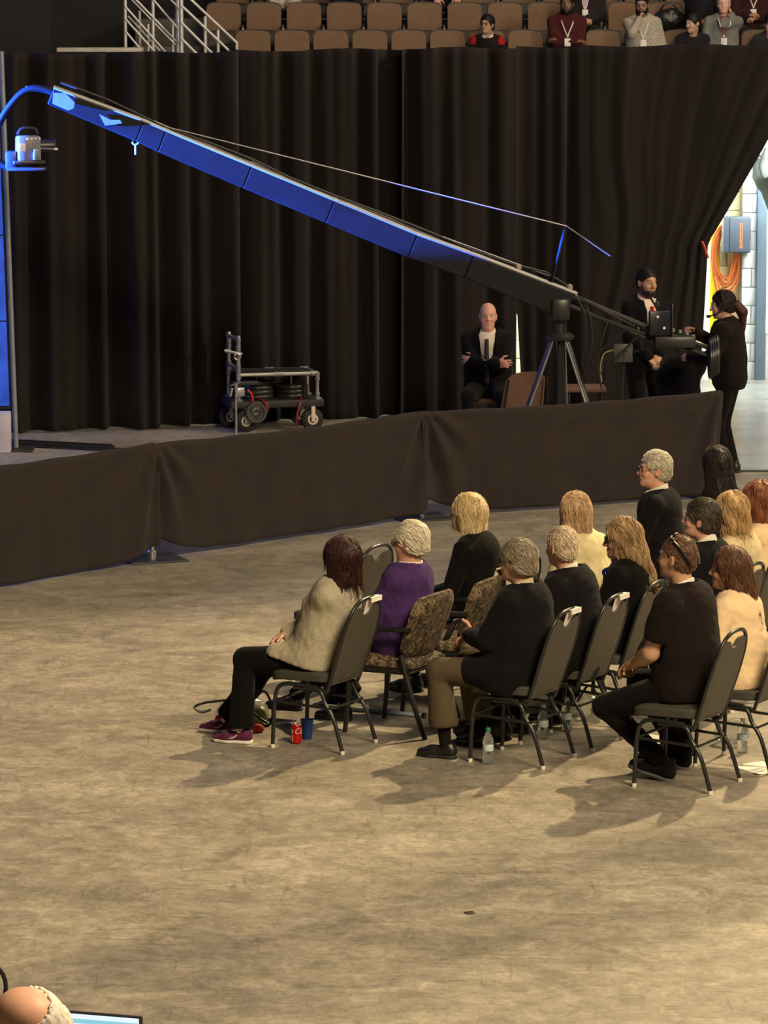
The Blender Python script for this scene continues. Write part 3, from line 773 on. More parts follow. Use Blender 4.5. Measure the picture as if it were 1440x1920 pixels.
def person(label, loc, yaw, **o):
    """loc: world point on the ground below the hips; local x forward, y left"""
    far = o.get('far', False); rs = 1.45 if far else 1.0; sc = o.get('sc', 1.0); g = o.get('girth', 1.0); seed = o.get('seed', 1)
    stand = o.get('stand', False)
    root = empty('person', loc, yaw); tag(root, label, 'person', o.get('group'))
    hz = o.get('hip_z', .90 * sc if stand else .525)
    hip = A3((0, 0, hz)); ln = math.radians(o.get('lean', 5)); sd = math.radians(o.get('side', 0)); tw = math.radians(o.get('twist', 0)); up = A3((math.sin(ln), math.sin(sd), math.cos(ln))); up /= np.linalg.norm(up)
    lat = A3((-math.sin(tw), math.cos(tw), -math.tan(sd) * .6)); lat /= np.linalg.norm(lat); fw = np.cross(lat, up)
    TL = o.get('torso', .50) * sc; hunch = o.get('hunch', .02)
    neck = hip + up * TL + fw * hunch
    sw = o.get('shoulder', .175) * sc
    Sh = {s: neck - up * .045 * sc + lat * s * sw + fw * (o.get('sh_fwd', 0.0)) for s in (-1, 1)}
    hy, hp, hr = (math.radians(a) for a in o.get('head', (0, 0, 0)))
    HR = rotm(hy, hp, hr); hs = o.get('head_s', 1.0) * sc ** .3
    hd = A3((math.sin(ln * .6) * .6, math.sin(sd) * .3, 1)); hd /= np.linalg.norm(hd)
    hc = neck + hd * .178 * sc + A3((math.cos(tw), math.sin(tw), 0)) * o.get('head_fwd', .03)
    # ---- arms
    l1, l2 = .285 * sc, .25 * sc; EL = {}; WR = {}
    for s, key in ((1, 'handL'), (-1, 'handR')):
        tgt = o.get(key)
        if tgt is None: tgt = (.26, s * .11, hz + .13) if not stand else (.06, s * .26, hz - .04)
        EL[s], WR[s] = ik(Sh[s], tgt, l1, l2, o.get('pole' + key[-1], (-.5, s * .75, -.6)))
    # ---- legs
    HJ = {s: hip + A3((0, s * .088 * sc, -.01)) for s in (-1, 1)}; KN = {}; AN = {}; FY = {}
    t1, t2 = (.42 * sc, .40 * sc) if stand else (.445 * sc * o.get('leg', 1.0), .435 * sc * o.get('leg', 1.0))
    for s, key in ((1, 'footL'), (-1, 'footR')):
        ft = o.get(key)
        if ft is None: ft = (.42, s * .12, .085, s * 6) if not stand else (.0, s * .10, .085, s * 8)
        KN[s], AN[s] = ik(HJ[s], ft[:3], t1, t2, o.get('pole_leg' + key[-1], (.8, s * .12, .65)))
        FY[s] = (math.radians(ft[3]), ft[4] if len(ft) > 4 else 0)
    skin = A3(SKIN[o.get('skin', 'fair')])
    # ---- body: head, hands and the form under the clothes, one mesh
    o['_nb'] = HR.T @ ((neck - up * .02 - hc) / hs)
    hv = head_parts(.0058 * rs, HR, skin, o); v, f = hv.net(); hc_col = head_color(v, skin, o)
    parts = [place(v * hs, f, HR, hc)]; cols = [hc_col]
    for s in (1, -1):
        if o.get('nohand') == s: continue
        fwd = WR[s] - EL[s]; fwd = fwd / np.linalg.norm(fwd); bk = o.get('back' + ('L' if s > 0 else 'R'), (.3, s * .3, 1))
        hdir = o.get('hdir' + ('L' if s > 0 else 'R'));
        o_thumb['up'] = o.get('thumb_up') == s
        R = frame_from(fwd * .7 + (A3(hdir) if hdir else fwd), bk)
        v, f = hand_vol(.0052 * rs, o.get('pose' + ('L' if s > 0 else 'R'), 'relax'), -s).net(); parts.append(place(v * o.get('hand_s', 1.0), f, R, WR[s])); cols.append(np.tile(skin * (1.0, .92, .90), (len(v), 1)))
    bare = o.get('sleeve', 'long') == 'short'
    if bare:
        for s in (1, -1):
            m = Sh[s] * .45 + EL[s] * .55; lo = np.minimum.reduce([m, EL[s], WR[s]]) - .09; hi = np.maximum.reduce([m, EL[s], WR[s]]) + .09
            a = Vol(lo, hi, .009 * rs).add(cap(m, EL[s], .049, .043), .02).add(cap(EL[s], WR[s], .045, .029), .02).add(cap(EL[s], EL[s] + (WR[s] - EL[s]) * .4, .043, .047), .03)
            v, f = a.net(); parts.append((v, f)); cols.append(np.tile(skin, (len(v), 1)))
    lo = np.minimum.reduce([hip - .2, neck - .25] + [x - .12 for D in (EL, WR, KN, AN) for x in D.values()]); hi = np.maximum.reduce([hip + .2, neck + .25] + [x + .12 for D in (EL, WR, KN, AN) for x in D.values()])
    core = Vol(lo, hi, .024)
    core.add(ell(hip + up * .04, (.10 * g, .14 * g, .11)), .03).add(cap(hip + up * .1, neck - up * .12, .115 * g, .115, fw, .7), .04).add(cap(neck - up * .12, neck, .08, .05), .03)
    for s in (1, -1):
        core.add(cap(neck - up * .08, Sh[s], .04, .045), .02).add(cap(Sh[s], EL[s], .042, .034), .02).add(cap(EL[s], WR[s], .032, .024), .02)
        core.add(cap(HJ[s], KN[s], .068, .048), .02).add(cap(KN[s], AN[s], .045, .03), .02)
    v, f = core.net(); parts.append((v, f)); cols.append(np.tile(skin, (len(v), 1)))
    new_obj('body', net_mesh('body', parts, cols), M_skin, root)
    # ---- top
    tm = o.get('top_mat'); ease = o.get('ease', .012); rt = .0115 * rs
    lo = np.minimum.reduce([hip - (.30, .32, .20 + o.get('skirt', 0)), neck - (.25, .25, .2)] + [x - .11 for D in (EL, WR) for x in D.values()]); hi = np.maximum.reduce([hip + (.32, .32, 0), neck + (.25, .25, .12)] + [x + .11 for D in (EL, WR) for x in D.values()])
    t = Vol(lo, hi, rt)
    belly = o.get('belly', 0.0)
    t.add(cap(hip + up * .02, hip + up * TL * .42, (.180 * g + ease) * sc, (.172 * g + ease) * sc, fw, .84), .04)
    t.add(cap(hip + up * TL * .42, hip + up * TL * .78 + fw * hunch * .6, (.172 * g + ease) * sc, (.180 * (g * .5 + .5) + ease) * sc, fw, .80), .05)
    if belly: t.add(ell(hip + up * .16 + fw * .07, (.10 + belly, .13 + belly, .13)), .06)
    if o.get('bust'): 
        for s in (1, -1): t.add(ell(hip + up * TL * .68 + fw * .10 + lat * s * .075, (.06, .06, .06)), .04)
    t.add(cap(neck - up * .15 * sc, neck - up * .045, .115 * sc, .075 * sc, fw, .72), .05)
    for s in (1, -1):
        t.add(cap(neck - up * .03, Sh[s] - up * .005, .058 * sc, (.062 + ease * .5) * sc), .05)
        if bare:
            e = Sh[s] * .42 + EL[s] * .58; t.add(cap(Sh[s], e, (.064 + ease) * sc, (.058 + ease) * sc), .018)
        else:
            e = WR[s] - (WR[s] - EL[s]) * .06
            t.add(cap(Sh[s], EL[s], (.058 + ease) * sc, (.047 + ease) * sc), .014).add(cap(EL[s], e, (.048 + ease) * sc, (.034 + ease) * sc), .010)
    sk = o.get('skirt', 0)
    if sk:                                                                       # jacket or cardigan tail over the hips
        t.add(cap(hip + up * .08 + fw * .01, hip + A3((.045, 0, -.02)), (.172 * g + ease), (.190 * g + ease), fw, .80), .05)
        for s in (1, -1):
            kk = HJ[s] + (KN[s] - HJ[s]) * min(sk * 2.4, .62); t.add(cap(HJ[s] + A3((0, s * .02, .015)), kk + A3((0, s * .012, .012)), .105 * g, .088 * g), .05)
    t.disp(wrinkle(o.get('wr', .004) * 1.25, seed))
    t.sub(cap(neck + up * (.0 if 'collar' not in o else -.020) + fw * .008, neck + up * .10 + fw * .03, .058 if 'collar' not in o else .070, .085 if 'collar' not in o else .125), .01)     # neck opening
    vlow = o.get('vlow', .45); chest = .148 * g + .8 * ease + belly * .8
    if o.get('vneck'):
        for fd in (.0, .05): t.sub(cap(neck + up * .0 + fw * (.085 + fd), hip + up * TL * vlow + fw * (chest + .03 + fd), o.get('vw', .062), .018), .008)
    if not stand and sk < .05 : t.cutplane(hip + A3((0, 0, -.075)), (0, 0, -1), .02)
    elif not stand: t.cutplane((0, 0, hz - o.get('hem_drop', .10 + sk * .12)), (.25, 0, -1), .01)
    else: t.cutplane((0, 0, hz - o.get('hem', .06)), (0, 0, -1), .01)
    for s in (1, -1):
        if bare: 
            e = Sh[s] * .45 + EL[s] * .55; d = EL[s] - Sh[s]; d = d / np.linalg.norm(d); 
            t.sub(cap(e + d * .075, e + d * .16, .075, .075, d, .55), .006)
    v, f = t.net(); tops = new_obj(o.get('top_name', 'jacket'), net_mesh('top', [(v, f)]), tm, root)
    if 'yoke' in o:
        t.f = t.f - .005; t.cutplane(neck - up * .10, -up); t.sub(cap(neck - up * .2, neck + up * .2, .15, .15), .006)
        v, f = t.net(); new_obj('shoulder_panel', net_mesh('yoke', [(v, f)]), o['yoke'], root)
    # ---- collar and shirt front
    if 'collar' in o:
        pts = []; up2 = up * .8 + hd * .2
        cv = Vol(neck - .15, neck + .15, .0055 * rs)
        cb = neck + up * (-.035) + fw * .004; na = hc + HR @ A3((-.02, 0, -.055)) * hs - neck; na = na / np.linalg.norm(na)
        cv.add(cap(cb, neck + na * .075, .080, .070), .01); cv.sub(cap(cb - up * .06, neck + na * .13, .068, .056), .004)
        cv.cutplane(neck + na * .060, na + fw * .30, .004)
        if not o.get('collar_closed'): cv.sub(cap(neck + fw * .09 - up * .04, neck + fw * .09 + up * .07, .018, .05), .004)
        cv.cutplane(neck - up * .05, -up, .004)
        v, f = cv.net(); 
        if len(v): new_obj('collar', net_mesh('collar', [(v, f)]), o['collar'], root)
    if 'shirt' in o:
        c1 = hip + up * TL * min(vlow, .40) + fw * .05; c0 = neck
        sv = Vol(np.minimum(c0, c1) - .22, np.maximum(c0, c1) + .22, .0085 * rs); e2 = ease - .016
        sv.add(cap(hip + up * .02, hip + up * TL * .42, (.180 * g + e2) * sc, (.172 * g + e2) * sc, fw, .84), .04)
        sv.add(cap(hip + up * TL * .42, hip + up * TL * .78 + fw * hunch * .6, (.172 * g + e2) * sc, (.180 * (g * .5 + .5) + e2) * sc, fw, .80), .05)
        if belly: sv.add(ell(hip + up * .16 + fw * .07, (.085 + belly, .115 + belly, .12)), .06)
        sv.add(cap(neck - up * .15 * sc, neck - up * .02, .108 * sc, .060 * sc, fw, .80), .05)
        sv.cutplane(neck + lat * .10, lat).cutplane(neck - lat * .10, -lat).cutplane(hip + fw * .02, -fw).cutplane(neck + up * .03, up)
        sv.cutplane(hip + up * TL * (vlow - .12), -up)
        v, f = sv.net(); sh = new_obj('shirt_front', net_mesh('shirt', [(v, f)]), o['shirt'], root)
        if 'tie' in o:
            hs_ = np.linspace(TL * (vlow - .04), TL * .93, 8)[::-1]; pts = [front_of(sv, hip + up * h + fw * .01, fw) + fw * .016 for h in hs_]
            MB().tube([Vector(p) for p in pts], [.017, .019, .021, .024, .027, .030, .032, .018], 10, flat=1.0).build('tie', o['tie'], root)
    # ---- trousers
    rl = .0125 * rs; flare = o.get('flare', 0.0)
    lo = np.minimum.reduce([hip - (.24, .26, .2)] + [x - .13 for D in (KN, AN) for x in D.values()]); hi = np.maximum.reduce([hip + (.24, .26, .20)] + [x + .13 for D in (KN, AN) for x in D.values()])
    p = Vol(lo, hi, rl)
    p.add(ell(hip + up * .03, (.140 * g * sc, .178 * g * sc, .135 * sc)), .03)
    if stand: p.add(cap(hip + up * .09, hip, .125 * g, .15 * g, (1, 0, 0), .72), .03)
    for s in (1, -1):
        p.add(cap(HJ[s], KN[s], (.100 * g) * sc, (.068 + flare * .3) * sc), .03)
        sh = AN[s] + (KN[s] - AN[s]) * o.get('cuff', .06)
        p.add(cap(KN[s], sh, (.063 + flare * .2) * sc, (.049 + flare) * sc), .02)
        dn = sh - KN[s]; dn /= np.linalg.norm(dn)
        p.sub(cap(sh + dn * (.05 + flare), sh + dn * .3, .10 + flare, .10, dn, .5), .006)
    p.disp(wrinkle(o.get('wr_leg', .0035), seed + 50))
    v, f = p.net(); new_obj('trousers', net_mesh('trousers', [(v, f)]), o.get('leg_mat'), root)
    # ---- socks and shoes
    for s in (1, -1):
        yw, pt = FY[s]; a = AN[s]; R = rotm(yw, -math.radians(pt)); T = a - A3((0, 0, 0))
        if 'sock' in o:
            k = KN[s] + (AN[s] - KN[s]) * .55; MBv = Vol(np.minimum(k, a) - .07, np.maximum(k, a) + .07, .012 * rs).add(cap(k, a, .045, .036), .01); v, f = MBv.net(); new_obj('sock', net_mesh('sock', [(v, f)]), o['sock'], root)
        sv = Vol((-.12, -.07, -.105), (.24, .07, .055), .0085 * rs)
        sv.add(cap((-.035, 0, -.040), (.085, 0, -.050), .036, .036), .03).add(cap((.085, 0, -.052), (.150, s * -.006, -.058), .040, .030, (0, 0, 1), .8), .03)
        hi_ = .016 if o.get('shoe_high', True) else -.008
        sv.add(cap((-.030, 0, -.035), (-.022, 0, hi_), .036, .036), .02)
        sv.sub(cap((-.018, 0, hi_ + .025), (-.015, 0, hi_ + .08), .031, .034), .008).cutplane((0, 0, -.072), (0, 0, -1), .006)
        v, f = sv.net(); sob = new_obj('shoe', net_mesh('shoe', [place(v * sc * 1.08, f, R, T)]), o.get('shoe_mat'), root)
        lv = Vol((-.12, -.07, -.10), (.24, .07, -.04), .0085 * rs)
        lv.add(cap((-.035, 0, -.070), (.085, 0, -.070), .040, .040), .02).add(cap((.085, 0, -.070), (.152, s * -.006, -.070), .042, .032), .02)
        lv.cutplane((0, 0, -.085), (0, 0, -1), .003).cutplane((0, 0, -.062), (0, 0, 1), .003)
        v, f = lv.net(); new_obj('sole', net_mesh('sole', [place(v * sc * 1.08, f, R, T)]), o.get('sole_mat') or MATS['sole_black'], sob)
        if 'shoe_mark' in o:
            for sd_ in (1, -1):
                pts = [R @ (A3(q) * sc * 1.08) + T for q in ((.015, sd_ * .0375, -.030), (.045, sd_ * .0395, -.050), (.075, sd_ * .0395, -.052), (.050, sd_ * .0385, -.040))]
                MB().tube([Vector(q) for q in pts], [.004, .005, .004, .002], 6).build('side_mark', o['shoe_mark'], sob)
    # ---- hair, beard, spectacles
    if o.get('hair'):
        hvv = hair_vol(o['hair'], .0062 * rs, o); v, f = hvv.net(); st = None
        if (not far and o['hair'] != 'fringe') or o.get('strands'):
            sv_, sf_, sid = strand_mesh(hvv, o['hair'], {'short': 900, 'crop': 900, 'fringe': 500, 'bob': 800, 'long': 900, 'pony': 600}[o['hair']], seed); st = (*place(sv_ * hs, sf_, HR, hc), sid)
        ho = hair_obj('hair', place(v * hs, f, HR, hc), o['hair_mat'], root, st, seed)
    if o.get('beard'):
        bv = Vol((-.06, -.11, -.17), (.14, .11, .02), .006 * rs)
        bv.add(ell((.050, 0, -.088), (.056, .056, .052)), .02).add(cap((.012, .064, -.005), (.035, .052, -.085), .012, .024), .02).add(cap((.012, -.064, -.005), (.035, -.052, -.085), .012, .024), .02)
        bv.add(ell((.093, 0, -.045), (.012, .030, .007)), .01).sub(ell((.106, 0, -.059), (.016, .020, .008)), .006)
        bv.sub(ell((.085, 0, .000), (.050, .046, .036)), .01)
        v, f = bv.net(); hair_obj('beard', place(v * hs, f, HR, hc), o['beard'], root)
    if o.get('glasses'):
        gl = MB(); lens = MB(); gm = o['glasses'] if o['glasses'] is not True else M_frame
        def hp_(p): return Vector(HR @ (A3(p) * hs) + hc)
        for s in (1, -1):
            ring = [hp_((.108 - .02 * (math.cos(a) > .5) * .3, s * (.034 + .025 * math.cos(a)), .004 + .019 * math.sin(a))) for a in np.linspace(0, 2 * PI, 16, endpoint=False)]
            gl.tube(ring, .0024, 6, closed=True); lens.add(ring, [tuple(range(16))])
            gl.tube([hp_((.104, s * .059, .008)), hp_((.09, s * .076, .008)), hp_((.0, s * .084, .012)), hp_((-.03, s * .082, -.006))], .0024, 6)
        gl.tube([hp_((.109, .010, .008)), hp_((.113, 0, .011)), hp_((.109, -.010, .008))], .0022, 6)
        go = gl.build('spectacles', gm, root); lens.build('lens', o.get('lens', M_lens), go)
    if o.get('lanyard'):
        lm = o['lanyard']; fs_ = lambda h, y: front_of(t, hip + up * h + lat * y + fw * .01, fw) + fw * .008
        c = fs_(TL * .55, 0)
        for s in (1, -1):
            pts = [neck + lat * s * .078 - fw * .02 + up * .03] + [fs_(TL * a, s * b) for a, b in ((.93, .072), (.84, .056), (.74, .036), (.64, .016))] + [c]
            MB().tube([Vector(p) for p in smooth_path(pts, 4)], .013, 6, flat=.6).build('lanyard', lm, root)
        MB().box(Vector(c - up * .06 + fw * .012), (.012, .075, .10), bev=.003).build('badge', lm, root)
    root['_hc'] = tuple(float(x) for x in hc); root['_w'] = [float(x) for s in (1, -1) for x in WR[s]]; root['_k'] = [float(x) for s in (1, -1) for x in KN[s]]
    return root
mat('sole_black', (.012, .012, .012), .7)
# ================================================================== CHAIRS
M_ctube = mat('black_chair_tube', (.016, .017, .016), .32, .1, spec=.5)
M_cback = mat('grey_green_vinyl', srgb(76, 71, 61), .62, .10, 30, .15, 260)
M_cseat = mat('grey_vinyl_seat', srgb(60, 57, 50), .65, .10, 30, .15, 260)
M_glide = mat('pale_glide', (.72, .68, .58), .5)
CHW, CHD = .42, .475                                            # footprint between the feet
def banquet_chair():
    r = empty('banquet_chair')
    zs = .43
    # backrest: tube outline, local x forward; back plane leans backwards
    def bk(y, z):                                                # point on the back plane
        t = (z - .40) / .52; return Vector((-.135 - .165 * t - .03 * t * (1 - t), y, z))
    outline = []
    prof = [(.185, .36), (.195, .48), (.205, .60), (.205, .70), (.192, .80), (.150, .872), (.085, .908), (0, .918)]
    left = smooth_path([(y, z, 0) for y, z in prof], 5)
    pts = [bk(p.x, p.y) for p in left]; pts = pts + [Vector((q.x, -q.y, q.z)) for q in reversed(pts[:-1])]
    MB().tube(pts, .0115, 10).build('back_frame', M_ctube, r)
    # upholstered panel with a hand-hold notch at the top
    def yw(z):
        for (a, b) in zip(left[:-1], left[1:]):
            if a.y <= z <= b.y: return a.x + (b.x - a.x) * (z - a.y) / max(b.y - a.y, 1e-6)
        return .02
    zl = [.40, .43, .48, .54, .60, .66, .72, .78, .82, .85, .865]; ny = 14; vs = []; fs = []
    for side in (1, -1):
        for z in zl:
            w = yw(z) - .010
            for j in range(ny + 1):
                u = -1 + 2 * j / ny; y = u * w; c = (1 - u ** 4) * min((z - .385) * 12, 1, )
                zt = z
                if z > .80: zt = z - .050 * math.exp(-(y / .062) ** 4) * (z - .80) / .065
                p = bk(y, zt); p.x += side * (.006 + .014 * c * (1 if side > 0 else .55)); vs.append(p)
    n1 = ny + 1; m1 = len(zl)
    for sd in (0, 1):
        for i in range(m1 - 1):
            for j in range(ny):
                q = [sd * m1 * n1 + i * n1 + j, sd * m1 * n1 + i * n1 + j + 1, sd * m1 * n1 + (i + 1) * n1 + j + 1, sd * m1 * n1 + (i + 1) * n1 + j]; fs.append(tuple(q if sd == 0 else q[::-1]))
    rim = [i * n1 for i in range(m1)] + [(m1 - 1) * n1 + j for j in range(1, n1)] + [i * n1 + ny for i in range(m1 - 2, -1, -1)] + [j for j in range(ny - 1, 0, -1)]
    for a, b in zip(rim, rim[1:] + rim[:1]): fs.append((a, b, b + m1 * n1, a + m1 * n1))
    MB().add(vs, fs).build('backrest', M_cback, r)
    # seat
    bm = bmesh.new(); bmesh.ops.create_cube(bm, size=1); bmesh.ops.subdivide_edges(bm, edges=bm.edges[:], cuts=5, use_grid_fill=True)
    for v in bm.verts:
        x, y, z = v.co; X = x * .43; w = .41 - .03 * (x < 0) * (-x * 2); Y = y * w
        crown = (1 - (2 * x) ** 4) * (1 - (2 * y) ** 4); Z = z * .055 + (z > 0) * .018 * crown
        ex = max(0, abs(2 * x) - .75) / .25; ey = max(0, abs(2 * y) - .75) / .25
        if ex > 0 and ey > 0: k = 1 - .10 * min(ex, ey); X *= k; Y *= k
        if x > .3: Z -= .015 * ((x - .3) / .2) ** 2
        v.co = (X + .06, Y, Z + zs + .012)
    me = bpy.data.meshes.new('seat'); bm.to_mesh(me); bm.free()
    for p in me.polygons: p.use_smooth = True
    s = new_obj('seat', me, M_cseat, r); md = s.modifiers.new('round', 'SUBSURF'); md.levels = 1; md.render_levels = 1
    # legs
    for sy in (1, -1):
        y = sy * .195
        f = smooth_path([(-.06, y, zs - .045), (.12, y, zs - .035), (.195, y, zs - .055), (.222, sy * .200, zs - .115), (.230, sy * .205, .20), (.2375, sy * .21, .012)], 5)
        MB().tube(f, .0125, 10).build('leg', M_ctube, r)
        b = smooth_path([(.10, sy * .19, zs - .055), (-.04, sy * .19, zs - .055), (-.085, sy * .192, zs - .075), (-.115, sy * .196, zs - .14), (-.175, sy * .203, .20), (-.2375, sy * .21, .012)], 5)
        MB().tube(b, .0125, 10).build('leg', M_ctube, r)
        MB().tube([(.226, sy * .203, .285), (-.150, sy * .200, .265)], .009, 8).build('stretcher', M_ctube, r)
        MB().tube([bk(sy * .185, .36), Vector((-.10, sy * .188, zs - .06)), Vector((-.02, sy * .19, zs - .05))], .0115, 8).build('back_bracket', M_ctube, r)
    MB().tube([(.228, .203, .285), (.228, -.203, .285)], .008, 8).build('stretcher', M_ctube, r)
    MB().tube([(-.150, .200, .265), (-.150, -.200, .265)], .008, 8).build('stretcher', M_ctube, r)
    for sx in (1, -1):
        for sy in (1, -1):
            MB().lathe([(.0, 0), (.013, 0), (.0145, .006), (.0135, .022), (0, .022)], (sx * .2375, sy * .21, 0), 10).build('foot_glide', M_glide, r)
    return r
CHAIR0 = banquet_chair(); _first = [True]
CYAW = math.radians(152)
Wd = Vector((math.cos(CYAW - PI / 2), math.sin(CYAW - PI / 2), 0)); Dd = Vector((math.cos(CYAW), math.sin(CYAW), 0))   # along the row (away), facing
def chair_at(foot_px, label, dyaw=0, loc=None):
    """foot_px: pixel of the near rear foot"""
    y = CYAW + math.radians(dyaw)
    if loc is None:
        d = Vector((math.cos(y), math.sin(y), 0)); w = Vector((d.y, -d.x, 0))
        loc = G(*foot_px) + w * CHW / 2 + d * CHD / 2
    if _first[0]: r = CHAIR0; _first[0] = False
    else: r = copy_tree(CHAIR0)
    r.location = loc; r.rotation_euler = (0, 0, y)
    tag(r, label, 'chair', 'grey banquet chairs'); r['_loc'] = tuple(loc)
    return Vector(loc)
def on_chair(loc, fwd=-.06, side=0.0):
    """ground point below the hips of somebody on the chair at loc; side > 0 is towards the sitter's left"""
    return Vector(loc) + Dd * fwd - Wd * side
# ================================================================== SEATING BOWL
M_seatf = mat('brown_seat_fabric', srgb(112, 88, 68), .85, .10, 30, .2, 200)
M_seatp = mat('dark_seat_shell', srgb(44, 38, 36), .5, .1)
M_arm = mat('pale_arm_post', (.38, .36, .32), .5)
def arena_seat():
    r = empty('arena_seat')                                      # local -y towards the arena
    def rounded(w0, w1, z0, z1, y0, y1, th, m, name, topr=.06):
        vs = []; fs = []; ny = 10; nz = 8
        for sd in (-1, 1):
            for i in range(nz + 1):
                v = i / nz; z = z0 + (z1 - z0) * v
                for j in range(ny + 1):
                    u = -1 + 2 * j / ny; w = (w0 + (w1 - w0) * v) / 2
                    if v > .8: w *= 1 - .16 * ((v - .8) / .2) ** 2.5
                    if v < .12: w *= 1 - .10 * ((.12 - v) / .12) ** 2
                    b = (1 - u ** 4) * (1 - (2 * v - 1) ** 6); zz = z - (.018 * abs(u) ** 3 if v > .9 else 0)
                    vs.append((u * w, y0 + (y1 - y0) * v + sd * th * (.45 + .55 * b) + .02 * (u ** 2) * -1, zz))
        n1 = ny + 1; N = n1 * (nz + 1)
        for sd in (0, 1):
            for i in range(nz):
                for j in range(ny):
                    q = [sd * N + i * n1 + j, sd * N + i * n1 + j + 1, sd * N + (i + 1) * n1 + j + 1, sd * N + (i + 1) * n1 + j]; fs.append(tuple(q if sd == 0 else q[::-1]))
        rim = [i * n1 for i in range(nz + 1)] + [nz * n1 + j for j in range(1, n1)] + [i * n1 + ny for i in range(nz - 1, -1, -1)] + [j for j in range(ny - 1, 0, -1)]
        for a, b in zip(rim, rim[1:] + rim[:1]): fs.append((a, b, b + N, a + N))
        return MB().add(vs, fs).build(name, m, r)
    rounded(.43, .44, .45, .90, .02, .12, .030, M_seatf, 'backrest')
    rounded(.445, .45, .43, .915, .055, .155, .018, M_seatp, 'back_shell')
    rounded(.44, .43, .36, .78 - .22, -.12, -.06, .035, M_seatp, 'folded_seat')
    MB().box((.2465, .0, .30), (.028, .14, .60), bev=.01).build('arm_post', M_arm, r)
    MB().box((.2465, -.06, .61), (.03, .30, .03), bev=.01).build('armrest', M_seatp, r)
    return r
SEAT0 = arena_seat(); sfirst = [True]
occ = {(0, 6): 'holding the man in the red and black jacket', (0, 8): 'holding the bearded man in maroon', (0, 10): 'holding the man in the pale checked shirt', (0, 12): 'holding the man in the grey cardigan'}
ordn = ['first', 'second', 'third', 'fourth', 'fifth', 'sixth', 'seventh', 'eighth', 'ninth', 'tenth', 'eleventh', 'twelfth', 'thirteenth', 'fourteenth', 'fifteenth']
SEATS = {}
for row, (p0, dp, n) in enumerate(((474, 73.1, 14), (419, 75.4, 14), (438, 76.5, 14))):
    Yr = Y1 + row * RY
    for k in range(n):
        x = PY(p0 + dp * k, 60, Yr).x; zf = Z1 + row * RZ
        r = SEAT0 if sfirst[0] else copy_tree(SEAT0); sfirst[0] = False
        r.location = (x, Yr, zf); SEATS[row, k] = Vector((x, Yr, zf))
        lb = 'brown arena seat, %s from the stair railing in the %s row above the drapes' % (ordn[k], ('lowest', 'middle', 'upper')[row])
        tag(r, lb, 'seat', 'brown arena seats')
# ---------------------------------------------------------------- stair railings
M_rail = mat('galvanised_rail', (.62, .61, .58), .4, .12, 12, metal=.35)
def railing(Y, posts, bars, label, rr=.016):
    p0 = PY(posts[0][0], 98, Y); r = empty('stair_railing', (p0.x, Y, 0)); off = Vector((p0.x, Y, 0))
    for (px, py0, py1, rad) in posts:
        a, b_ = PY(px, py0, Y) - off, PY(px, py1, Y) - off; a.x = b_.x = (a.x + b_.x) / 2
        if b_.z > a.z: a, b_ = b_, a
        MB().tube([a, Vector((b_.x, b_.y, b_.z))], rad, 10).build('post', M_rail, r)
    for (x0, y0, x1, y1) in bars:
        MB().tube([PY(x0, y0, Y) - off - Vector((0, .02, 0)), PY(x1, y1, Y) - off - Vector((0, .02, 0))], rr, 8).build('bar', M_rail, r)
    return tag(r, label, 'railing', 'stair railings')
YR = 53.1
railing(YR, [(340, -60, 130, .026), (385, 30, 130, .022), (409, 56, 130, .02), (444, 78, 130, .020)],
        [(340, -18, 444, 80), (340, 10, 440, 105), (340, 42, 402, 104), (340, 72, 372, 104), (340, 98, 350, 108)], 'pale metal stair railing descending to the lowest arena seats', .017)
railing(YR + .25, [(235, -40, 130, .022), (287, -20, 130, .022), (333, -60, 130, .03)],
        [(235, 12, 316, 104), (235, 35, 300, 108), (235, 58, 270, 100), (250, -6, 333, 80), (283, -6, 336, 56), (310, -12, 336, 16)], 'pale metal stair railing with a blue-lit end post at the dark gangway', .014)
railing(YR + .9, [(262, 20, 130, .018), (278, 45, 130, .018), (324, 45, 130, .018)], [(240, -8, 330, 85), (240, 30, 300, 95)], 'rear stair railing seen dimly between the front bars', .012)
# ---------------------------------------------------------------- ledge and folded cloth left of the stairs
YL = Y1 - 1.3
a, b_ = PY(108, 93, YL), PY(268, 93, YL)
o = MB().box(((a.x + b_.x) / 2, YL, 2.6 + .02), (b_.x - a.x, .30, .05), bev=.006).build('ledge_cap', mat('pale_ledge', (.52, .48, .40), .6, .15)); 
o.location.z += a.z - 2.62; tag(o, 'pale narrow ledge on the wall between the folded cloth and the stairs', 'ledge')
MBp = MB().box(((a.x + b_.x) / 2, YL + .05, (a.z - .03 + 2.6) / 2 + .0), (b_.x - a.x - .1, .10, max(a.z - .025 - 2.6, .01))).build('ledge_support', M_conc, None); struct(MBp); MBp.name = 'trim_2'
a = PY(38, 92, YL)
v = Vol((-.45, -.2, -.05), (.45, .2, .2), .016); v.add(cap((-.40, 0, .05), (.25, 0, .04), .085, .06, (0, 0, 1), .8), .03).add(cap((.1, -.03, .035), (.36, 0, .03), .05, .03), .03).disp(wrinkle(.010, 4, .8))
vv, ff = v.net(); o = new_obj('folded_cloth', net_mesh('cloth', [(vv, ff)]), mat('grey_cloth', srgb(78, 70, 64), .9, .2, 8, .3, 60), loc=(a.x, YL, 2.62)); tag(o, 'grey folded cloth lying on the dark wall at the top left', 'cloth')
a = PY(85, 90, YL)
r = empty('small_post', (a.x, YL - .06, 2.60)); MB().tube([(0, 0, 0), (0, 0, .14)], .012, 8).build('stem', M_alu, r); MB().lathe([(0, 0), (.02, 0), (.026, .02), (.02, .04), (0, .045)], (0, 0, .13), 10).build('knob', mat('brass_knob', (.35, .33, .22), .4, metal=.6), r)
tag(r, 'small knobbed post standing by the folded cloth', 'post')
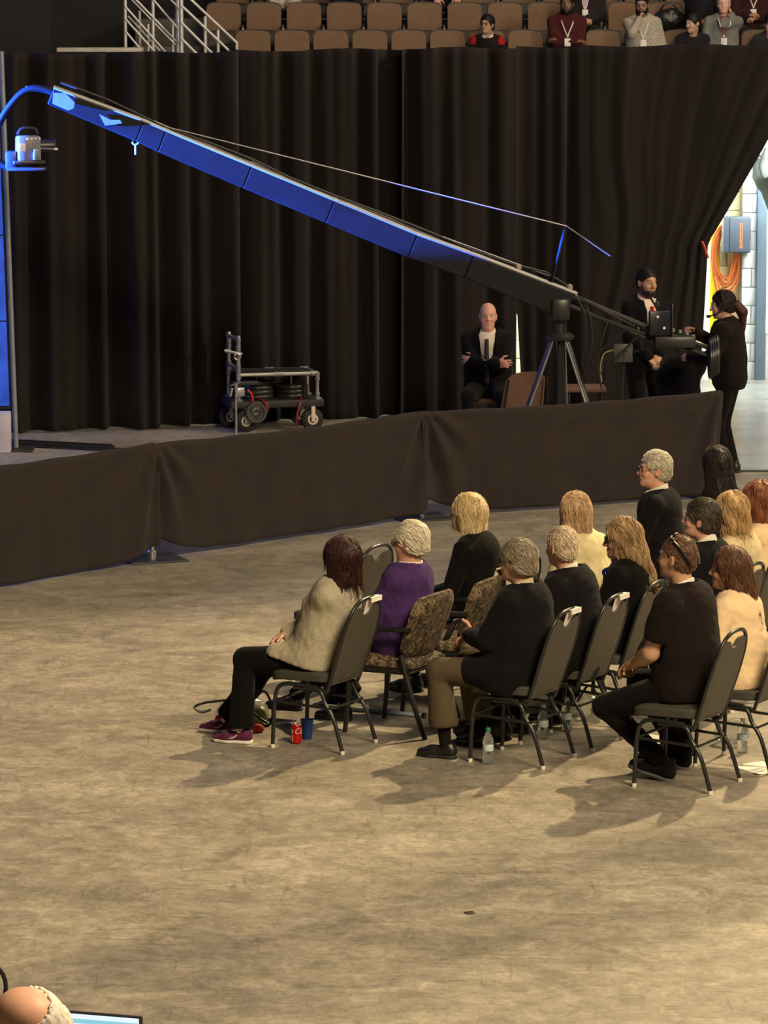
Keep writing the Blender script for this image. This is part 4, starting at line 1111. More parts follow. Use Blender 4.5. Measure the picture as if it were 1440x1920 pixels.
# ---------------------------------------------------------------- spectators
FACE = -PI / 2
def spectator(label, row, k, dx=0, **o):
    s = SEATS[row, k]; o.setdefault('hip_z', .56); o.setdefault('footL', (.36, .12, .085, 5)); o.setdefault('footR', (.36, -.12, .085, -5))
    return person(label, (s.x + dx, s.y - .13, s.z), FACE + math.radians(o.pop('dyaw', 0)), far=True, group='spectators above the drapes', shoe_mat=M_shoeb, **o)
def early(name, rgb, **k): return cloth(name, rgb, **k)
M_shoeb = mat('black_leather', (.012, .011, .011), .38, .15, 30, .1, 60)
M_jean = cloth('dark_trousers', (28, 27, 32)); M_white2 = cloth('white_cotton', (222, 214, 200), .05); M_lany = cloth('white_lanyard', (226, 220, 210), .04)
hb = hairm('black_short', (20, 17, 17))
spectator('young man in spectacles and a black jacket with red shoulders in the lowest row', 0, 6, .0, seed=31, sc=.86, hip_z=.40, lean=4, head=(-28, 4, 0), hair='short', hair_mat=hb, hair_th=.018, skin='tan', glasses=True, top_mat=cloth('red_black_jacket', (26, 20, 22), .1), collar=cloth('white_tee', (210, 205, 200)), yoke=cloth('red_panel', (150, 30, 28)), leg_mat=M_jean,
          handL=(.22, .06, .56), handR=(.22, -.06, .56))
spectator('bearded man in a maroon sweater with folded arms and a white lanyard', 0, 8, .02, seed=32, sc=1.0, girth=1.1, lean=2, head=(-12, -2, 0), hair='short', hair_mat=hb, hair_th=.014, skin='brown', beard=hb, top_mat=cloth('maroon_knit', (66, 26, 28), .15), top_name='sweater', leg_mat=M_jean, lanyard=M_lany, handL=(.20, -.10, .80), handR=(.22, .10, .78), poleL=(.1, .9, -.5), poleR=(.1, -.9, -.5), ease=.02)
spectator('man in a pale checked shirt and spectacles resting his chin on his fist', 0, 10, .0, seed=33, sc=1.0, girth=1.1, lean=8, side=-3, head=(-10, -6, 0), hair='crop', hair_mat=hb, hair_th=.007, skin='olive', stubble=.6, beard=hb, glasses=True, top_mat=cloth('pale_check', (158, 150, 136), .35, scale=50), top_name='shirt', leg_mat=M_jean, lanyard=M_lany, handR=(.20, -.06, 1.06), poseR='fist', poleR=(.3, -.6, -.8), hdirR=(.1, .2, 1), backR=(0, -1, .2), handL=(.25, .06, .66))
spectator('older white-haired man in a grey cardigan touching his neck, lowest row', 0, 12, .02, seed=34, sc=1.0, lean=2, head=(-6, 0, 0), hair='short', hair_mat=hairm('white_far', (196, 184, 162), .15), hair_th=.011, brow=(.45, .4, .35), skin='pink', top_mat=cloth('grey_cardigan', (112, 112, 106), .15), top_name='cardigan', vneck=True, shirt=cloth('mauve_shirt', (120, 78, 72)), shirt_open=True, leg_mat=M_jean, lanyard=M_lany, handL=(.05, .10, 1.10), poleL=(.5, .25, -1), hdirL=(0, -.6, .8), backL=(.3, 1, 0), handR=(.26, -.05, .70), ease=.02)
spectator('black-haired person bending low behind the drapes, only the head showing', 0, 11, .12, seed=35, sc=.9, hip_z=.42, lean=18, head=(-50, -8, 0), hair='short', hair_mat=hb, hair_th=.018, skin='tan', top_mat=M_jean, leg_mat=M_jean, handL=(.35, .06, .50), handR=(.35, -.06, .50))
spectator('spectator in a dark grey jacket with a white lanyard behind the maroon sweater', 1, 9, -.02, seed=36, sc=1.04, lean=4, head=(0, 0, 0), hair='short', hair_mat=hb, skin='fair', top_mat=cloth('charcoal_jacket', (38, 34, 34)), top_name='jacket', vneck=True, shirt=cloth('lilac_shirt', (190, 170, 175)), leg_mat=M_jean, lanyard=M_lany, handL=(.26, .02, .70), handR=(.30, -.04, .70), ease=.02)
spectator('spectator holding a white phone to the face behind the grey cardigan', 1, 12, -.10, seed=37, sc=.98, lean=10, head=(-10, -6, 0), hair='short', hair_mat=hb, skin='fair', top_mat=M_jean, leg_mat=M_jean, handR=(.16, -.04, 1.12), hdirR=(0, .2, 1), backR=(0, -1, .2), poleR=(.3, -.7, -.6))
spectator('spectator in a dark maroon sweater with a white lanyard in the upper right corner', 1, 13, .06, seed=38, sc=1.04, girth=1.1, lean=2, head=(20, -6, 0), hair='short', hair_mat=hb, skin='olive', beard=hb, top_mat=cloth('dark_maroon', (52, 24, 26)), top_name='sweater', leg_mat=M_jean, lanyard=M_lany, ease=.02, handL=(.28, .03, .72), handR=(.28, -.06, .76))
spectator('spectator in a white shirt in the upper row, cut by the top edge', 2, 1, .12, seed=39, sc=1.0, girth=1.15, lean=4, head=(0, 0, 0), hair='short', hair_mat=hb, skin='fair', top_mat=M_white2, top_name='shirt', leg_mat=cloth('white_trousers', (205, 198, 182)), ease=.02)
spectator('spectator in dark clothes with folded hands in the upper row, left of the centre gap', 2, 3, -.1, seed=40, hair='short', hair_mat=hb, skin='fair', top_mat=M_jean, leg_mat=M_jean)
spectator('spectator in black trousers with hands on the knees in the upper row', 2, 5, .12, seed=41, hair='short', hair_mat=hb, skin='fair', top_mat=M_jean, leg_mat=M_jean, handL=(.42, .14, .62), handR=(.42, -.14, .62))
spectator('person in dark grey leaning low at the right edge of the lowest row', 0, 13, .10, seed=42, sc=.9, hip_z=.46, lean=30, head=(0, -20, 0), hair='short', hair_mat=hb, skin='fair', top_mat=cloth('dark_grey', (40, 40, 44)), leg_mat=M_jean)
# phone and black bag
s = SEATS[1, 11]
v = Vol((-.3, -.2, -.05), (.3, .2, .35), .014); v.add(ell((0, 0, .12), (.20, .11, .13)), .02).add(cap((.05, .02, .16), (.20, .03, .10), .10, .06), .04).disp(wrinkle(.014, 8, .9)).cutplane((0, 0, 0), (0, 0, -1))
vv, ff = v.net(); r = empty('handbag', (s.x + .02, s.y - .16, s.z + .58)); new_obj('bag_body', net_mesh('bag', [(vv, ff)]), mat('black_quilt', (.012, .014, .013), .32, .3, 40, .6, 40, coat=.2), r)
MB().tube(smooth_path([(-.12, -.02, .20), (-.06, -.06, .30), (.06, -.06, .30), (.14, -.02, .20)], 5), .012, 8).build('strap', MATS['black_leather'], r)
tag(r, 'shiny black bag lying on an arena seat behind the checked shirt', 'bag')
s = SEATS[1, 12]; o = MB().box((0, 0, 0), (.016, .075, .15), bev=.006).build('phone', mat('white_phone', (.75, .75, .78), .3), loc=(s.x - .16, s.y - .32, s.z + 1.24), rot=(0, .3, .4)); tag(o, 'white phone held beside the face behind the grey cardigan', 'phone')
# ================================================================== CAMERA CRANE, CREW, CART
M_crane = mat('crane_black', (.007, .008, .011), .55, .15, 10, spec=.2)
M_cranet = mat('crane_tube', (.028, .028, .028), .35, .1)
M_pale = mat('crane_pale_metal', (.42, .42, .42), .35, .1, metal=.6)
YP = 37.6                                                           # depth of the crane pivot
piv = PY(1050, 566, YP); tip = PY(78, 172, YP - .4)
CR = empty('camera_crane', (piv.x, piv.y, 0)); off = Vector((piv.x, piv.y, 0))
Q = lambda px, py, Y: PY(px, py, Y) - off
ax = (tip - piv).normalized(); 
def arm_y(px): return piv.y + (tip.y - piv.y) * (px - 1050) / (78 - 1050)
def armpt(px, py): return Q(px, py, arm_y(px))
# arm sections: a box beam whose lower edge and upper edge follow the arm; tapers towards the camera head
joints = [(1075, 551, 50), (885, 478, 44), (780, 440, 44), (625, 376, 43), (470, 312, 42), (310, 246, 40), (268, 228, 38), (100, 166, 30)]
latv = ax.cross(Vector((0, 0, 1))).normalized(); upv = latv.cross(ax).normalized()
if upv.z < 0: upv = -upv
for i, ((x0, y0, h0), (x1, y1, h1)) in enumerate(zip(joints[:-1], joints[1:])):
    t0 = armpt(x0, y0); t1 = armpt(x1, y1); s_ = 1 / 212.0; w = .10
    vs = []
    for t, h in ((t0, h0), (t1, h1)):
        g_ = ax * (.0015 if t is t0 else -.0015)
        for sy, dz in ((-1, 0), (1, 0), (1, -h * s_), (-1, -h * s_)): vs.append(t + g_ + latv * sy * w + upv * dz)
    sec = MB().add(vs, [(0, 1, 2, 3), (7, 6, 5, 4), (0, 4, 5, 1), (1, 5, 6, 2), (2, 6, 7, 3), (3, 7, 4, 0)]).build('arm_section', M_crane, CR, smooth=False)
    bv = sec.modifiers.new('edge', 'BEVEL'); bv.width = .008; bv.segments = 2
    # paler top rails and joint clamp
    for sy in (-1, 1):
        MB().tube([t0 + latv * sy * .088 + upv * .012, t1 + latv * sy * .088 + upv * .012], .016, 8).build('top_rail', M_pale, sec)
    MB().box(t0 + upv * .012, (.05, .16, .035), Matrix((ax, latv, upv)).transposed(), .006).build('joint_clamp', M_pale, sec)
# end plates at the tip, scalloped bracket
MB().prism([(-.10, -.06), (.05, -.12), (.10, -.10), (.11, -.05), (.02, .03), (-.09, .035)], .03, Matrix.Translation(armpt(118, 180) + latv * -.13) @ Matrix((( -ax.x, 0, 0, 0), (0, 0, -1, 0), (0, 1, 0, 0), (0, 0, 0, 1))) ).build('tip_bracket', mat('blue_grey_plate', (.20, .22, .26), .35, metal=.4), CR)
p = armpt(205, 228) - latv * .0
MB().prism([(-.08, .05), (-.03, -.05), (.12, -.03), (.10, .0), (.02, .0)], .01, Matrix.Translation(p + Vector((0, -.115, .02))) @ Matrix.Rotation(PI / 2, 4, 'X')).build('side_plate', MATS['blue_grey_plate'], CR)
# little hook under the arm and knob
p = Q(254, 290, arm_y(254)); MB().tube([p + Vector((0, 0, .09)), p], .008, 6).tube([p + Vector((-.03, 0, .11)), p + Vector((-.015, 0, .09)), p + Vector((.015, 0, .09)), p + Vector((.03, 0, .11))], .008, 6).build('hook', mat('lilac_metal', (.6, .58, .7), .4, metal=.3), CR)
p = Q(254, 262, arm_y(254)); MB().tube([p + Vector((-.02, 0, -.02)), p + Vector((-.02, 0, .1))], .006, 6).build('hook_stem', M_cranet, CR)
p = Q(552, 386, arm_y(552)); MB().lathe([(0, 0), (.022, 0), (.022, .05), (.012, .09), (0, .09)], p, 10).build('knob', M_pale, CR)
# mast and guy wires
mt = armpt(1060, 430); mb = armpt(1032, 530)
for sg_ in (-1, 1): MB().tube([mb + latv * .05 * sg_, mt], .014, 8).build('mast', M_crane, CR)
M_wire = mat('steel_wire', (.35, .36, .38), .3, metal=.7)
for a, b_ in (((1060, 430), (285, 238)), ((1060, 430), (1142, 486)), ((1030, 524), (625, 376)), ((885, 482), (470, 308)), ((780, 444), (270, 226)), ((625, 374), (285, 236))):
    MB().tube([armpt(*a) + upv * .03, armpt(*b_) + upv * .03], .0055, 6).build('guy_wire', M_wire, CR)
MB().tube([armpt(x, y) + upv * (.035 + .012 * math.sin(i * 1.7)) for i, (x, y) in enumerate([(1070, 548), (1020, 520), (960, 502), (885, 474), (780, 434), (700, 404), (625, 372), (540, 338), (470, 308), (390, 276), (310, 244), (200, 194), (110, 164)])], .011, 8).build('signal_cable', M_cranet, CR)
for px_, py_ in ((970, 508), (1066, 546)): MB().lathe([(0, 0), (.03, 0), (.03, .03), (.015, .045), (0, .045)], armpt(px_, py_) + upv * .02, 10).build('clamp_knob', mat('warm_brass', (.55, .42, .28), .35, metal=.5), CR)
# remote head: a bent black neck and the camera cradle
YH = tip.y
H = lambda px, py: Q(px, py, YH)
MB().tube(smooth_path([armpt(112, 176), H(75, 166), H(45, 172), H(18, 200), H(-2, 232), H(-14, 262), H(-8, 298), H(14, 314)], 6), .032, 10).build('head_neck', M_crane, CR)
MB().tube(smooth_path([armpt(100, 168), H(70, 166), H(48, 164)], 4), .014, 8).build('head_pin', M_pale, CR)
MB().box(H(50, 316) + Vector((0, 0, 0)), (.34, .24, .03), bev=.008).build('head_plate', M_cranet, CR)
hd_ = MB().box(H(22, 300), (.10, .16, .16), bev=.02).build('pan_motor', M_cranet, CR)
# tripod and pivot yoke
top_ = Vector((0, 0, piv.z - .02))
yk = Q(1050, 626, YP)
MB().box(Vector((0, 0, piv.z - .06)), (.16, .30, .20), bev=.03).build('pivot_yoke', M_cranet, CR)
MB().tube([Vector((0, 0, piv.z - .12)), Vector((0, 0, yk.z - .05))], .06, 14).build('pivot_column', M_cranet, CR)
MB().lathe([(0, 0), (.12, 0), (.13, .03), (.10, .06), (0, .06)], Vector((0, 0, yk.z - .05)), 16).build('tripod_bowl', M_cranet, CR)
for k, an in enumerate((3.45, 5.75, 1.4)):
    f_ = Vector((.52 * math.cos(an), .52 * math.sin(an), .02)); t_ = Vector((.07 * math.cos(an), .07 * math.sin(an), yk.z - .04)); mid = t_.lerp(f_, .55)
    lg = MB().tube([t_, f_], .026, 10).build('tripod_leg', M_cranet, CR)
    sd = Vector((-math.sin(an), math.cos(an), 0)) * .035
    MB().tube([t_ + sd, mid + sd * .8], .009, 8).build('leg_rod', M_pale, lg); MB().tube([t_ - sd, mid - sd * .8], .009, 8).build('leg_rod', M_pale, lg)
    MB().box(mid, (.07, .07, .06), bev=.01).build('leg_clamp', M_cranet, lg)
    MB().tube([f_.lerp(t_, .3), Vector((0, 0, .26))], .010, 8).build('spreader', M_pale, CR)
    MB().lathe([(0, 0), (.05, 0), (.05, .015), (.02, .03), (0, .03)], (f_.x, f_.y, 0), 12).build('leg_foot', M_cranet, lg)
MB().tube([Vector((0, 0, .2)), Vector((0, 0, yk.z))], .022, 10).build('tripod_centre_post', M_cranet, CR)
# rear end: two tubes, control gear, counterweights
YRr = YP + .15
E_ = lambda px, py, dy=0: Q(px, py, YP + .25 * (px - 1050) / 280 * -1 + dy)
for a, b_, rad in (((1060, 550), (1222, 618), .026), ((1065, 572), (1225, 640), .022), ((1222, 618), (1330, 652), .02), ((1120, 596), (1330, 668), .018)):
    MB().tube([E_(*a), E_(*b_)], rad, 10).build('rear_tube', M_cranet, CR)
for k in range(4):
    c = E_(1332 + k * 4, 672 - k * 2); Rm = Matrix.Rotation(PI / 2, 3, 'Y')
    MB().lathe([(.02, -.016), (.17, -.016), (.18, -.008), (.18, .008), (.17, .016), (.02, .016)], c, 24, Rm).build('counterweight', M_cranet, CR)
MB().box(E_(1265, 640), (.36, .22, .10), bev=.015).build('control_box', M_cranet, CR)
for k, (px_, py_) in enumerate(((1250, 632), (1262, 630), (1275, 633), (1288, 636), (1300, 642))):
    MB().lathe([(0, 0), (.016, 0), (.014, .03), (0, .032)], E_(px_, py_ - 4) + Vector((0, 0, .02)), 8).build('control_knob', M_pale, CR)
MB().tube(smooth_path([E_(1222, 622), E_(1240, 640), E_(1270, 646), E_(1300, 640), E_(1322, 648)], 5), .012, 8).build('pan_bar', M_pale, CR)
MB().tube([E_(1180, 606), E_(1196, 612), E_(1205, 655), E_(1188, 660)], .012, 8).build('bracket', M_cranet, CR)
# loose cables under the rear arm
for k, pts in enumerate(([(1082, 560), (1096, 590), (1098, 640), (1092, 680), (1104, 712)], [(1098, 570), (1108, 600), (1110, 650), (1100, 690)], [(1140, 600), (1128, 640), (1122, 690), (1128, 730)], [(1175, 616), (1150, 640), (1125, 660), (1120, 700)], [(1200, 626), (1160, 664), (1135, 668), (1128, 700)], [(1085, 556), (1110, 570), (1150, 592), (1190, 612)])):
    MB().tube(smooth_path([E_(a, b_, -.05 - .02 * k) for a, b_ in pts], 5), .008, 6).build('loose_cable', M_cranet, CR)
yc = MB().tube(smooth_path([E_(1150, 656, -.1), E_(1132, 664, -.1), E_(1126, 690, -.1), E_(1128, 716, -.1)], 5), .007, 6).build('yellow_cable', mat('yellow_cable', (.38, .32, .10), .5), CR)
tag(CR, 'long camera crane with blue-lit arm on a tripod behind the barrier', 'camera crane')
# broadcast camera on the remote head
cc = PY(52, 280, YH)
r = empty('broadcast_camera', (cc.x, cc.y, cc.z - .14)); r.rotation_euler = (0, 0, .3)
M_camg = mat('camera_grey', (.16, .16, .18), .4, .2, 20)
MB().box((0, 0, .15), (.20, .17, .22), bev=.02).build('camera_body', M_camg, r)
MB().box((-.07, -.088, .16), (.06, .012, .07), bev=.004).build('rear_panel', mat('pale_panel', (.75, .74, .70), .4), r)
MB().lathe([(0, 0), (.055, 0), (.06, .02), (.06, .12), (.065, .14), (.058, .15), (0, .14)], (.09, .0, .17), 18, Matrix.Rotation(PI / 2, 3, 'Y') @ Matrix.Rotation(.0, 3, 'X')).build('lens', M_cranet, r)
MB().tube(smooth_path([(-.09, 0, .27), (-.05, 0, .32), (.06, 0, .32), (.09, 0, .27)], 4), .013, 8).build('handle', M_cranet, r)
MB().box((.0, 0, .03), (.28, .16, .03), bev=.006).build('base_plate', M_cranet, r)
MB().tube([(.08, -.06, .15), (.22, -.06, .14)], .008, 8).build('zoom_rod', M_camg, r); MB().box((.235, -.06, .142), (.04, .02, .02), bev=.005).build('rod_tip', mat('peach_tip', (.75, .6, .5), .4), r)
MB().box((.06, -.095, .10), (.07, .03, .10), bev=.01).build('side_module', M_camg, r)
for k in range(4): MB().box((-.02 + .035 * k, -.09, .235), (.02, .01, .014), bev=.002).build('button', MATS['pale_panel'], r)
tag(r, 'grey broadcast camera hanging under the crane tip at the left edge', 'camera')
# crane monitor, sheet, black bucket cover
mp = PY(1237, 606, YP - .25)
r = empty('crane_monitor', (mp.x, mp.y, mp.z - .10)); r.rotation_euler = (0, 0, .25)
MB().box((0, 0, .10), (.20, .05, .22), bev=.01).build('housing', mat('navy_housing', (.006, .008, .020), .35), r); MB().box((.106, .0, .12), (.012, .07, .30), bev=.003).build('sun_hood', M_cranet, r)
for x, z in ((-.03, .16), (.03, .06)): MB().lathe([(0, 0), (.012, 0), (.012, .008), (0, .008)], (x, -.03, z), 10, Matrix.Rotation(PI / 2, 3, 'X')).build('screw', mat('white_screw', (.8, .8, .85), .4), r)
MB().tube([(0, .02, .0), (0, .04, -.12)], .014, 8).build('mount', M_cranet, r)
MB().tube(smooth_path([(-.02, 0, .21), (-.05, -.02, .26), (-.10, -.04, .33)], 4), .010, 8).build('gooseneck', M_cranet, r); MB().lathe([(0, 0), (.02, .01), (.02, .05), (0, .06)], (-.03, -.02, .24), 10).build('microphone', M_cranet, r)
tag(r, 'dark navy monitor on the crane rear, below the red tie', 'monitor')
sp = PY(1169, 663, YP - .12)
r = empty('equipment_case', (sp.x, sp.y + .05, 0)); MB().box((0, 0, sp.z), (.17, .05, .16), bev=.006).build('panel', mat('grey_panel', (.07, .07, .07), .5, .3), r)
MB().tube([(0, .05, .0), (0, .05, sp.z)], .014, 8).build('stand', M_cranet, r); MB().box((0, .05, .01), (.3, .3, .02), bev=.004).build('base', M_cranet, r)
MB().tube([(-.03, -.028, sp.z + .02), (.04, -.028, sp.z + .02)], .004, 6).build('mark', M_cranet, r); MB().tube([(.005, -.028, sp.z + .04), (.005, -.028, sp.z - .05)], .004, 6).build('mark', M_cranet, r)
tag(r, 'small grey panel on a black stand under the crane rear', 'equipment')
bp0 = G(1268, 872)
v = Vol((-.36, -.34, -.02), (.36, .34, 1.12), .018)
v.add(cap((0, 0, .12), (0.03, 0, .86), .26, .17), .03).add(cap((-.05, 0, .80), (.16, 0, .90), .14, .11), .05).disp(wrinkle(.010, 77, .5)).cutplane((0, 0, .005), (0, 0, -1))
vv, ff = v.net(); o = new_obj('covered_gear', net_mesh('cover', [(vv, ff)]), cloth('black_cover', (9, 8, 9), .1), loc=bp0); tag(o, 'black cloth cover over gear between the bearded guard and the operator', 'cover')

# ---------------------------------------------------------------- folding chairs behind the barrier
M_fback = mat('brown_vinyl', srgb(104, 76, 60), .6, .1, 20, .1, 200); M_ftube = mat('dark_tube', (.02, .018, .018), .4)
def folding_chair(loc, rz, label):
    r = empty('folding_chair', loc, rz)                            # local x forward
    vs = []; fs = []; n = 12
    for sd in (0, 1):
        for i in range(9):
            v = i / 8
            for j in range(n + 1):
                u = -1 + 2 * j / n; w = .225 - .02 * v; z = .50 + .36 * v - .07 * (abs(u) ** 3) * v; vs.append((-.20 - .07 * v + .05 * u * u + (-.012 if sd else .012) * (1 - u ** 6), u * w, z))
    N = 9 * (n + 1)
    for sd in (0, 1):
        for i in range(8):
            for j in range(n): q = [sd * N + i * (n + 1) + j, sd * N + i * (n + 1) + j + 1, sd * N + (i + 1) * (n + 1) + j + 1, sd * N + (i + 1) * (n + 1) + j]; fs.append(tuple(q if sd == 0 else q[::-1]))
    rim = [i * (n + 1) for i in range(9)] + [8 * (n + 1) + j for j in range(1, n + 1)] + [i * (n + 1) + n for i in range(7, -1, -1)] + [j for j in range(n - 1, 0, -1)]
    for a, b in zip(rim, rim[1:] + rim[:1]): fs.append((a, b, b + N, a + N))
    MB().add(vs, fs).build('backrest', M_fback, r)
    MB().box((.02, 0, .45), (.42, .42, .045), bev=.02).build('seat', M_fback, r)
    for s in (1, -1):
        MB().tube(smooth_path([(-.26, s * .20, .80), (-.20, s * .225, .5), (.05, s * .225, .28), (.24, s * .225, .01)], 4), .012, 8).build('leg', M_ftube, r)
        MB().tube(smooth_path([(.10, s * .21, .43), (-.05, s * .21, .26), (-.28, s * .21, .01)], 4), .012, 8).build('leg', M_ftube, r)
    MB().tube([(-.22, .21, .06), (-.22, -.21, .06)], .009, 8).build('crossbar', M_ftube, r); MB().tube([(.19, .225, .07), (.19, -.225, .07)], .009, 8).build('crossbar', M_ftube, r)
    return tag(r, label, 'chair', 'folding chairs behind the barrier')
folding_chair(G(962, 868), PI / 2 + .5, 'brown folding chair with its back to the camera beside the bald guard')
sl = G(1096, 724, .46); r = empty('low_stool', (sl.x, sl.y, 0))
MB().box((0, 0, .44), (.40, .36, .05), bev=.02).build('seat', M_fback, r)
for sx in (-1, 1):
    for sy in (-1, 1): MB().tube([(sx * .15, sy * .13, .42), (sx * .18, sy * .16, 0)], .012, 8).build('leg', M_ftube, r)
tag(r, 'low brown padded stool half hidden behind the crane tripod', 'stool')
gl = G(914, 836)
folding_chair(gl + Vector((0, .0, 0)), -PI / 2 - .1, 'folding chair under the bald guard with crossed arms')

# ---------------------------------------------------------------- crew
M_black = cloth('black', (9, 7, 8), .15); M_suit = cloth('guard_suit', (11, 10, 12), .1); M_gshirt = cloth('guard_shirt', (214, 200, 186), .05)
M_shoeb = MATS['black_leather']
person('bald guard in a black suit and patterned tie seated with crossed arms', gl + Vector((0, .0, 0)), -PI / 2 - .08, far=True, group='crew behind the barrier', seed=51, sc=1.0, girth=1.12, lean=-4, hip_z=.545, head=(4, 0, 0), head_fwd=.02, skin='pink', hair=None, brow=(.25, .18, .12), jaw=1.1, double_chin=True, neck=1.15, shoulder=.18, top_mat=M_suit, top_name='suit_jacket', ease=.022, vneck=True, vlow=.16, vw=.075, shirt=M_gshirt, tie=cloth('pattern_tie', (62, 54, 52), .6, scale=90), collar=M_gshirt,
       leg_mat=M_suit, handL=(.20, -.11, .82), handR=(.23, .10, .80), poleL=(.1, .95, -.4), poleR=(.1, -.95, -.4), backL=(1, .2, .2), backR=(1, -.2, .2), shoe_mat=M_shoeb, footL=(.42, .16, .085, 10), footR=(.42, -.16, .085, -10), belly=.01)
gs = G(1205, 846)
person('bearded guard with a red tie standing behind the crane monitor', gs, -PI / 2 + .45, far=True, stand=True, group='crew behind the barrier', seed=52, sc=1.0, vlow=.30, lean=0, head=(6, -3, 0), skin='tan', hair='crop', hair_mat=hairm('black_crop', (30, 24, 22)), hair_th=.006, strands=True, beard=hairm('beard', (38, 30, 28), .4), jaw=1.04, shoulder=.165, top_mat=M_suit, top_name='suit_jacket', ease=.02, vneck=True, shirt=M_gshirt, tie=cloth('red_tie', (196, 40, 34), .08), collar=M_gshirt, leg_mat=M_suit, hem=.14, handL=(.20, .05, .92), handR=(.20, -.05, .90), poleL=(-.4, .9, -.3), poleR=(-.4, -.9, -.3), shoe_mat=M_shoeb)
go = G(1366, 888)
M_opj = cloth('dark_brown_jacket', (20, 15, 14), .15)
OP = person('camera operator in black with a headset and ponytail, standing at the crane rear', go, PI - .25, stand=True, group='crew behind the barrier', seed=53, sc=.955, lean=2, head=(8, -8, 0), head_fwd=.03, skin='fair', hair='pony', hair_mat=hairm('operator_brown', (44, 26, 22), .3), hair_th=.012, top_mat=M_opj, top_name='jacket', ease=.024, wr=.005, hem=.10, leg_mat=M_black, flare=.01, cuff=.04, girth=.98, handL=(.34, .08, 1.05), handR=(.36, -.14, 1.25), poleL=(-.5, .6, -.7), poleR=(-.4, -.8, -.6), poseR='grip', poseL='grip', footL=(.02, .07, .085, 4), footR=(-.02, -.09, .085, -6), shoe_mat=M_shoeb, torso=.50)
hc = Vector(OP['_hc']); HRm = Matrix(rotm(math.radians(8), math.radians(-8)).tolist())
hp2 = lambda p: HRm @ Vector(p) + hc
hs_ = MB().tube([hp2((-.01, .098 * math.cos(a), .045 + .098 * math.sin(a))) for a in np.linspace(-.25, PI + .25, 14)], .008, 8, flat=1.6).build('headset_band', M_frame, OP)
for s in (1, -1): MB().lathe([(0, -.018), (.036, -.018), (.040, -.008), (.040, .008), (.034, .018), (0, .018)], hp2((-.005, s * .098, .0)), 14, Matrix.Rotation(PI / 2, 3, 'X')).build('earcup', M_frame, hs_)
MB().tube(smooth_path([hp2((.0, .105, -.02)), hp2((.06, .105, -.06)), hp2((.13, .075, -.075))], 4), .006, 6).build('boom', M_frame, hs_); MB().lathe([(0, -.02), (.013, -.015), (.013, .015), (0, .02)], hp2((.135, .07, -.075)), 8, Matrix.Rotation(PI / 2, 3, 'Y')).build('microphone', M_frame, hs_)
v = Vol((-.3, -.12, -.36), (-.02, .12, .06), .009); v.add(cap((-.12, 0, -.01), (-.165, .01, -.08), .045, .045), .02).add(cap((-.165, .01, -.08), (-.155, .015, -.24), .045, .018), .02).disp(wrinkle(.004, 3, 1.5))
vv, ff = v.net(); hair_obj('ponytail', (np.array([list(hp2(p)) for p in vv]), ff), hairm('operator_tail', (66, 32, 24), .4), OP)
MB().lathe([(.13, -.02), (.138, -.015), (.138, .015), (.13, .02)], (0, 0, .955), 20).build('belt', mat('belt_tan', (.14, .11, .08), .5), OP)

# ---------------------------------------------------------------- wheeled cart with weight plates
g0, g1 = G(430, 806), G(600, 802)
ctr = (G(442, 806) + G(578, 802)) / 2; cd = (G(578, 802) - G(442, 806)); rz = math.atan2(cd.y, cd.x)
K = empty('equipment_cart', ctr, rz)                                # local x along the cart to the right, -y towards the camera
M_rub = mat('black_rubber', (.012, .012, .012), .7, .2); M_rim = mat('cream_rim', (.62, .56, .42), .5); M_pipe = mat('cart_pipe', (.60, .58, .54), .32, .1, metal=.75); M_fit = mat('cart_fitting', (.42, .42, .42), .4, .1, metal=.8)
M_deck = mat('cart_deck', (.018, .018, .018), .6, .3, 10)
LX, WY = .40, .24
dk = MB().box((0, 0, .27), (.92, .52, .07), bev=.008).build('deck', M_deck, K)
MB().box((.455, -.20, .27), (.014, .06, .05), bev=.004).build('wood_corner', mat('raw_wood', (.35, .22, .12), .7), K)
def wheel(x, y, turn):
    Rw = Matrix.Rotation(turn, 3, 'Z') @ Matrix.Rotation(PI / 2, 3, 'X')
    w = MB().lathe([(.055, -.034), (.092, -.034), (.108, -.022), (.110, 0), (.108, .022), (.092, .034), (.055, .034)], (x, y, .110), 24, Rw).build('wheel', M_rub, K)
    MB().lathe([(0, -.030), (.050, -.036), (.060, -.030), (.060, .030), (.050, .036), (0, .030)], (x, y, .110), 18, Rw).build('rim', M_rim, w)
    ny = Rw @ Vector((0, 0, 1))
    for s in (1, -1):
        c = Vector((x, y, 0)) + ny * s * .046
        MB().box(c + Vector((0, 0, .165)), (.04, .006, .15), turn, .002).build('fork', M_rim, w)
    MB().lathe([(0, 0), (.016, 0), (.016, .012), (0, .012)], Vector((x, y, .11)) - ny * .058, 10, Rw).build('axle_nut', M_fit, w)
for x, y, t in ((LX - .05, -WY + .03, .06), (LX - .06, WY - .03, .0), (-LX + .09, -WY + .03, .12), (-LX + .02, WY - .03, .25)): wheel(x, y, t)
def fitting(p, axis='Z', s=1.0):
    Rr = {'Z': Matrix.Identity(3), 'X': Matrix.Rotation(PI / 2, 3, 'Y'), 'Y': Matrix.Rotation(PI / 2, 3, 'X')}[axis]
    MB().lathe([(.019, -.035 * s), (.027, -.035 * s), (.027, -.022 * s), (.024, -.02 * s), (.024, .02 * s), (.027, .022 * s), (.027, .035 * s), (.019, .035 * s)], p, 14, Rr).build('pipe_fitting', M_fit, K)
zt = .555
for x in (LX, ):
    for y in (-WY + .02, WY - .02):
        MB().tube([(x, y, .30), (x, y, zt - .02)], .0185, 12).build('pipe', M_pipe, K); fitting((x, y, .335)); fitting((x, y, zt - .03)); MB().lathe([(0, 0), (.05, 0), (.05, .01), (.03, .02), (0, .02)], (x, y, .305), 14).build('flange', M_fit, K)
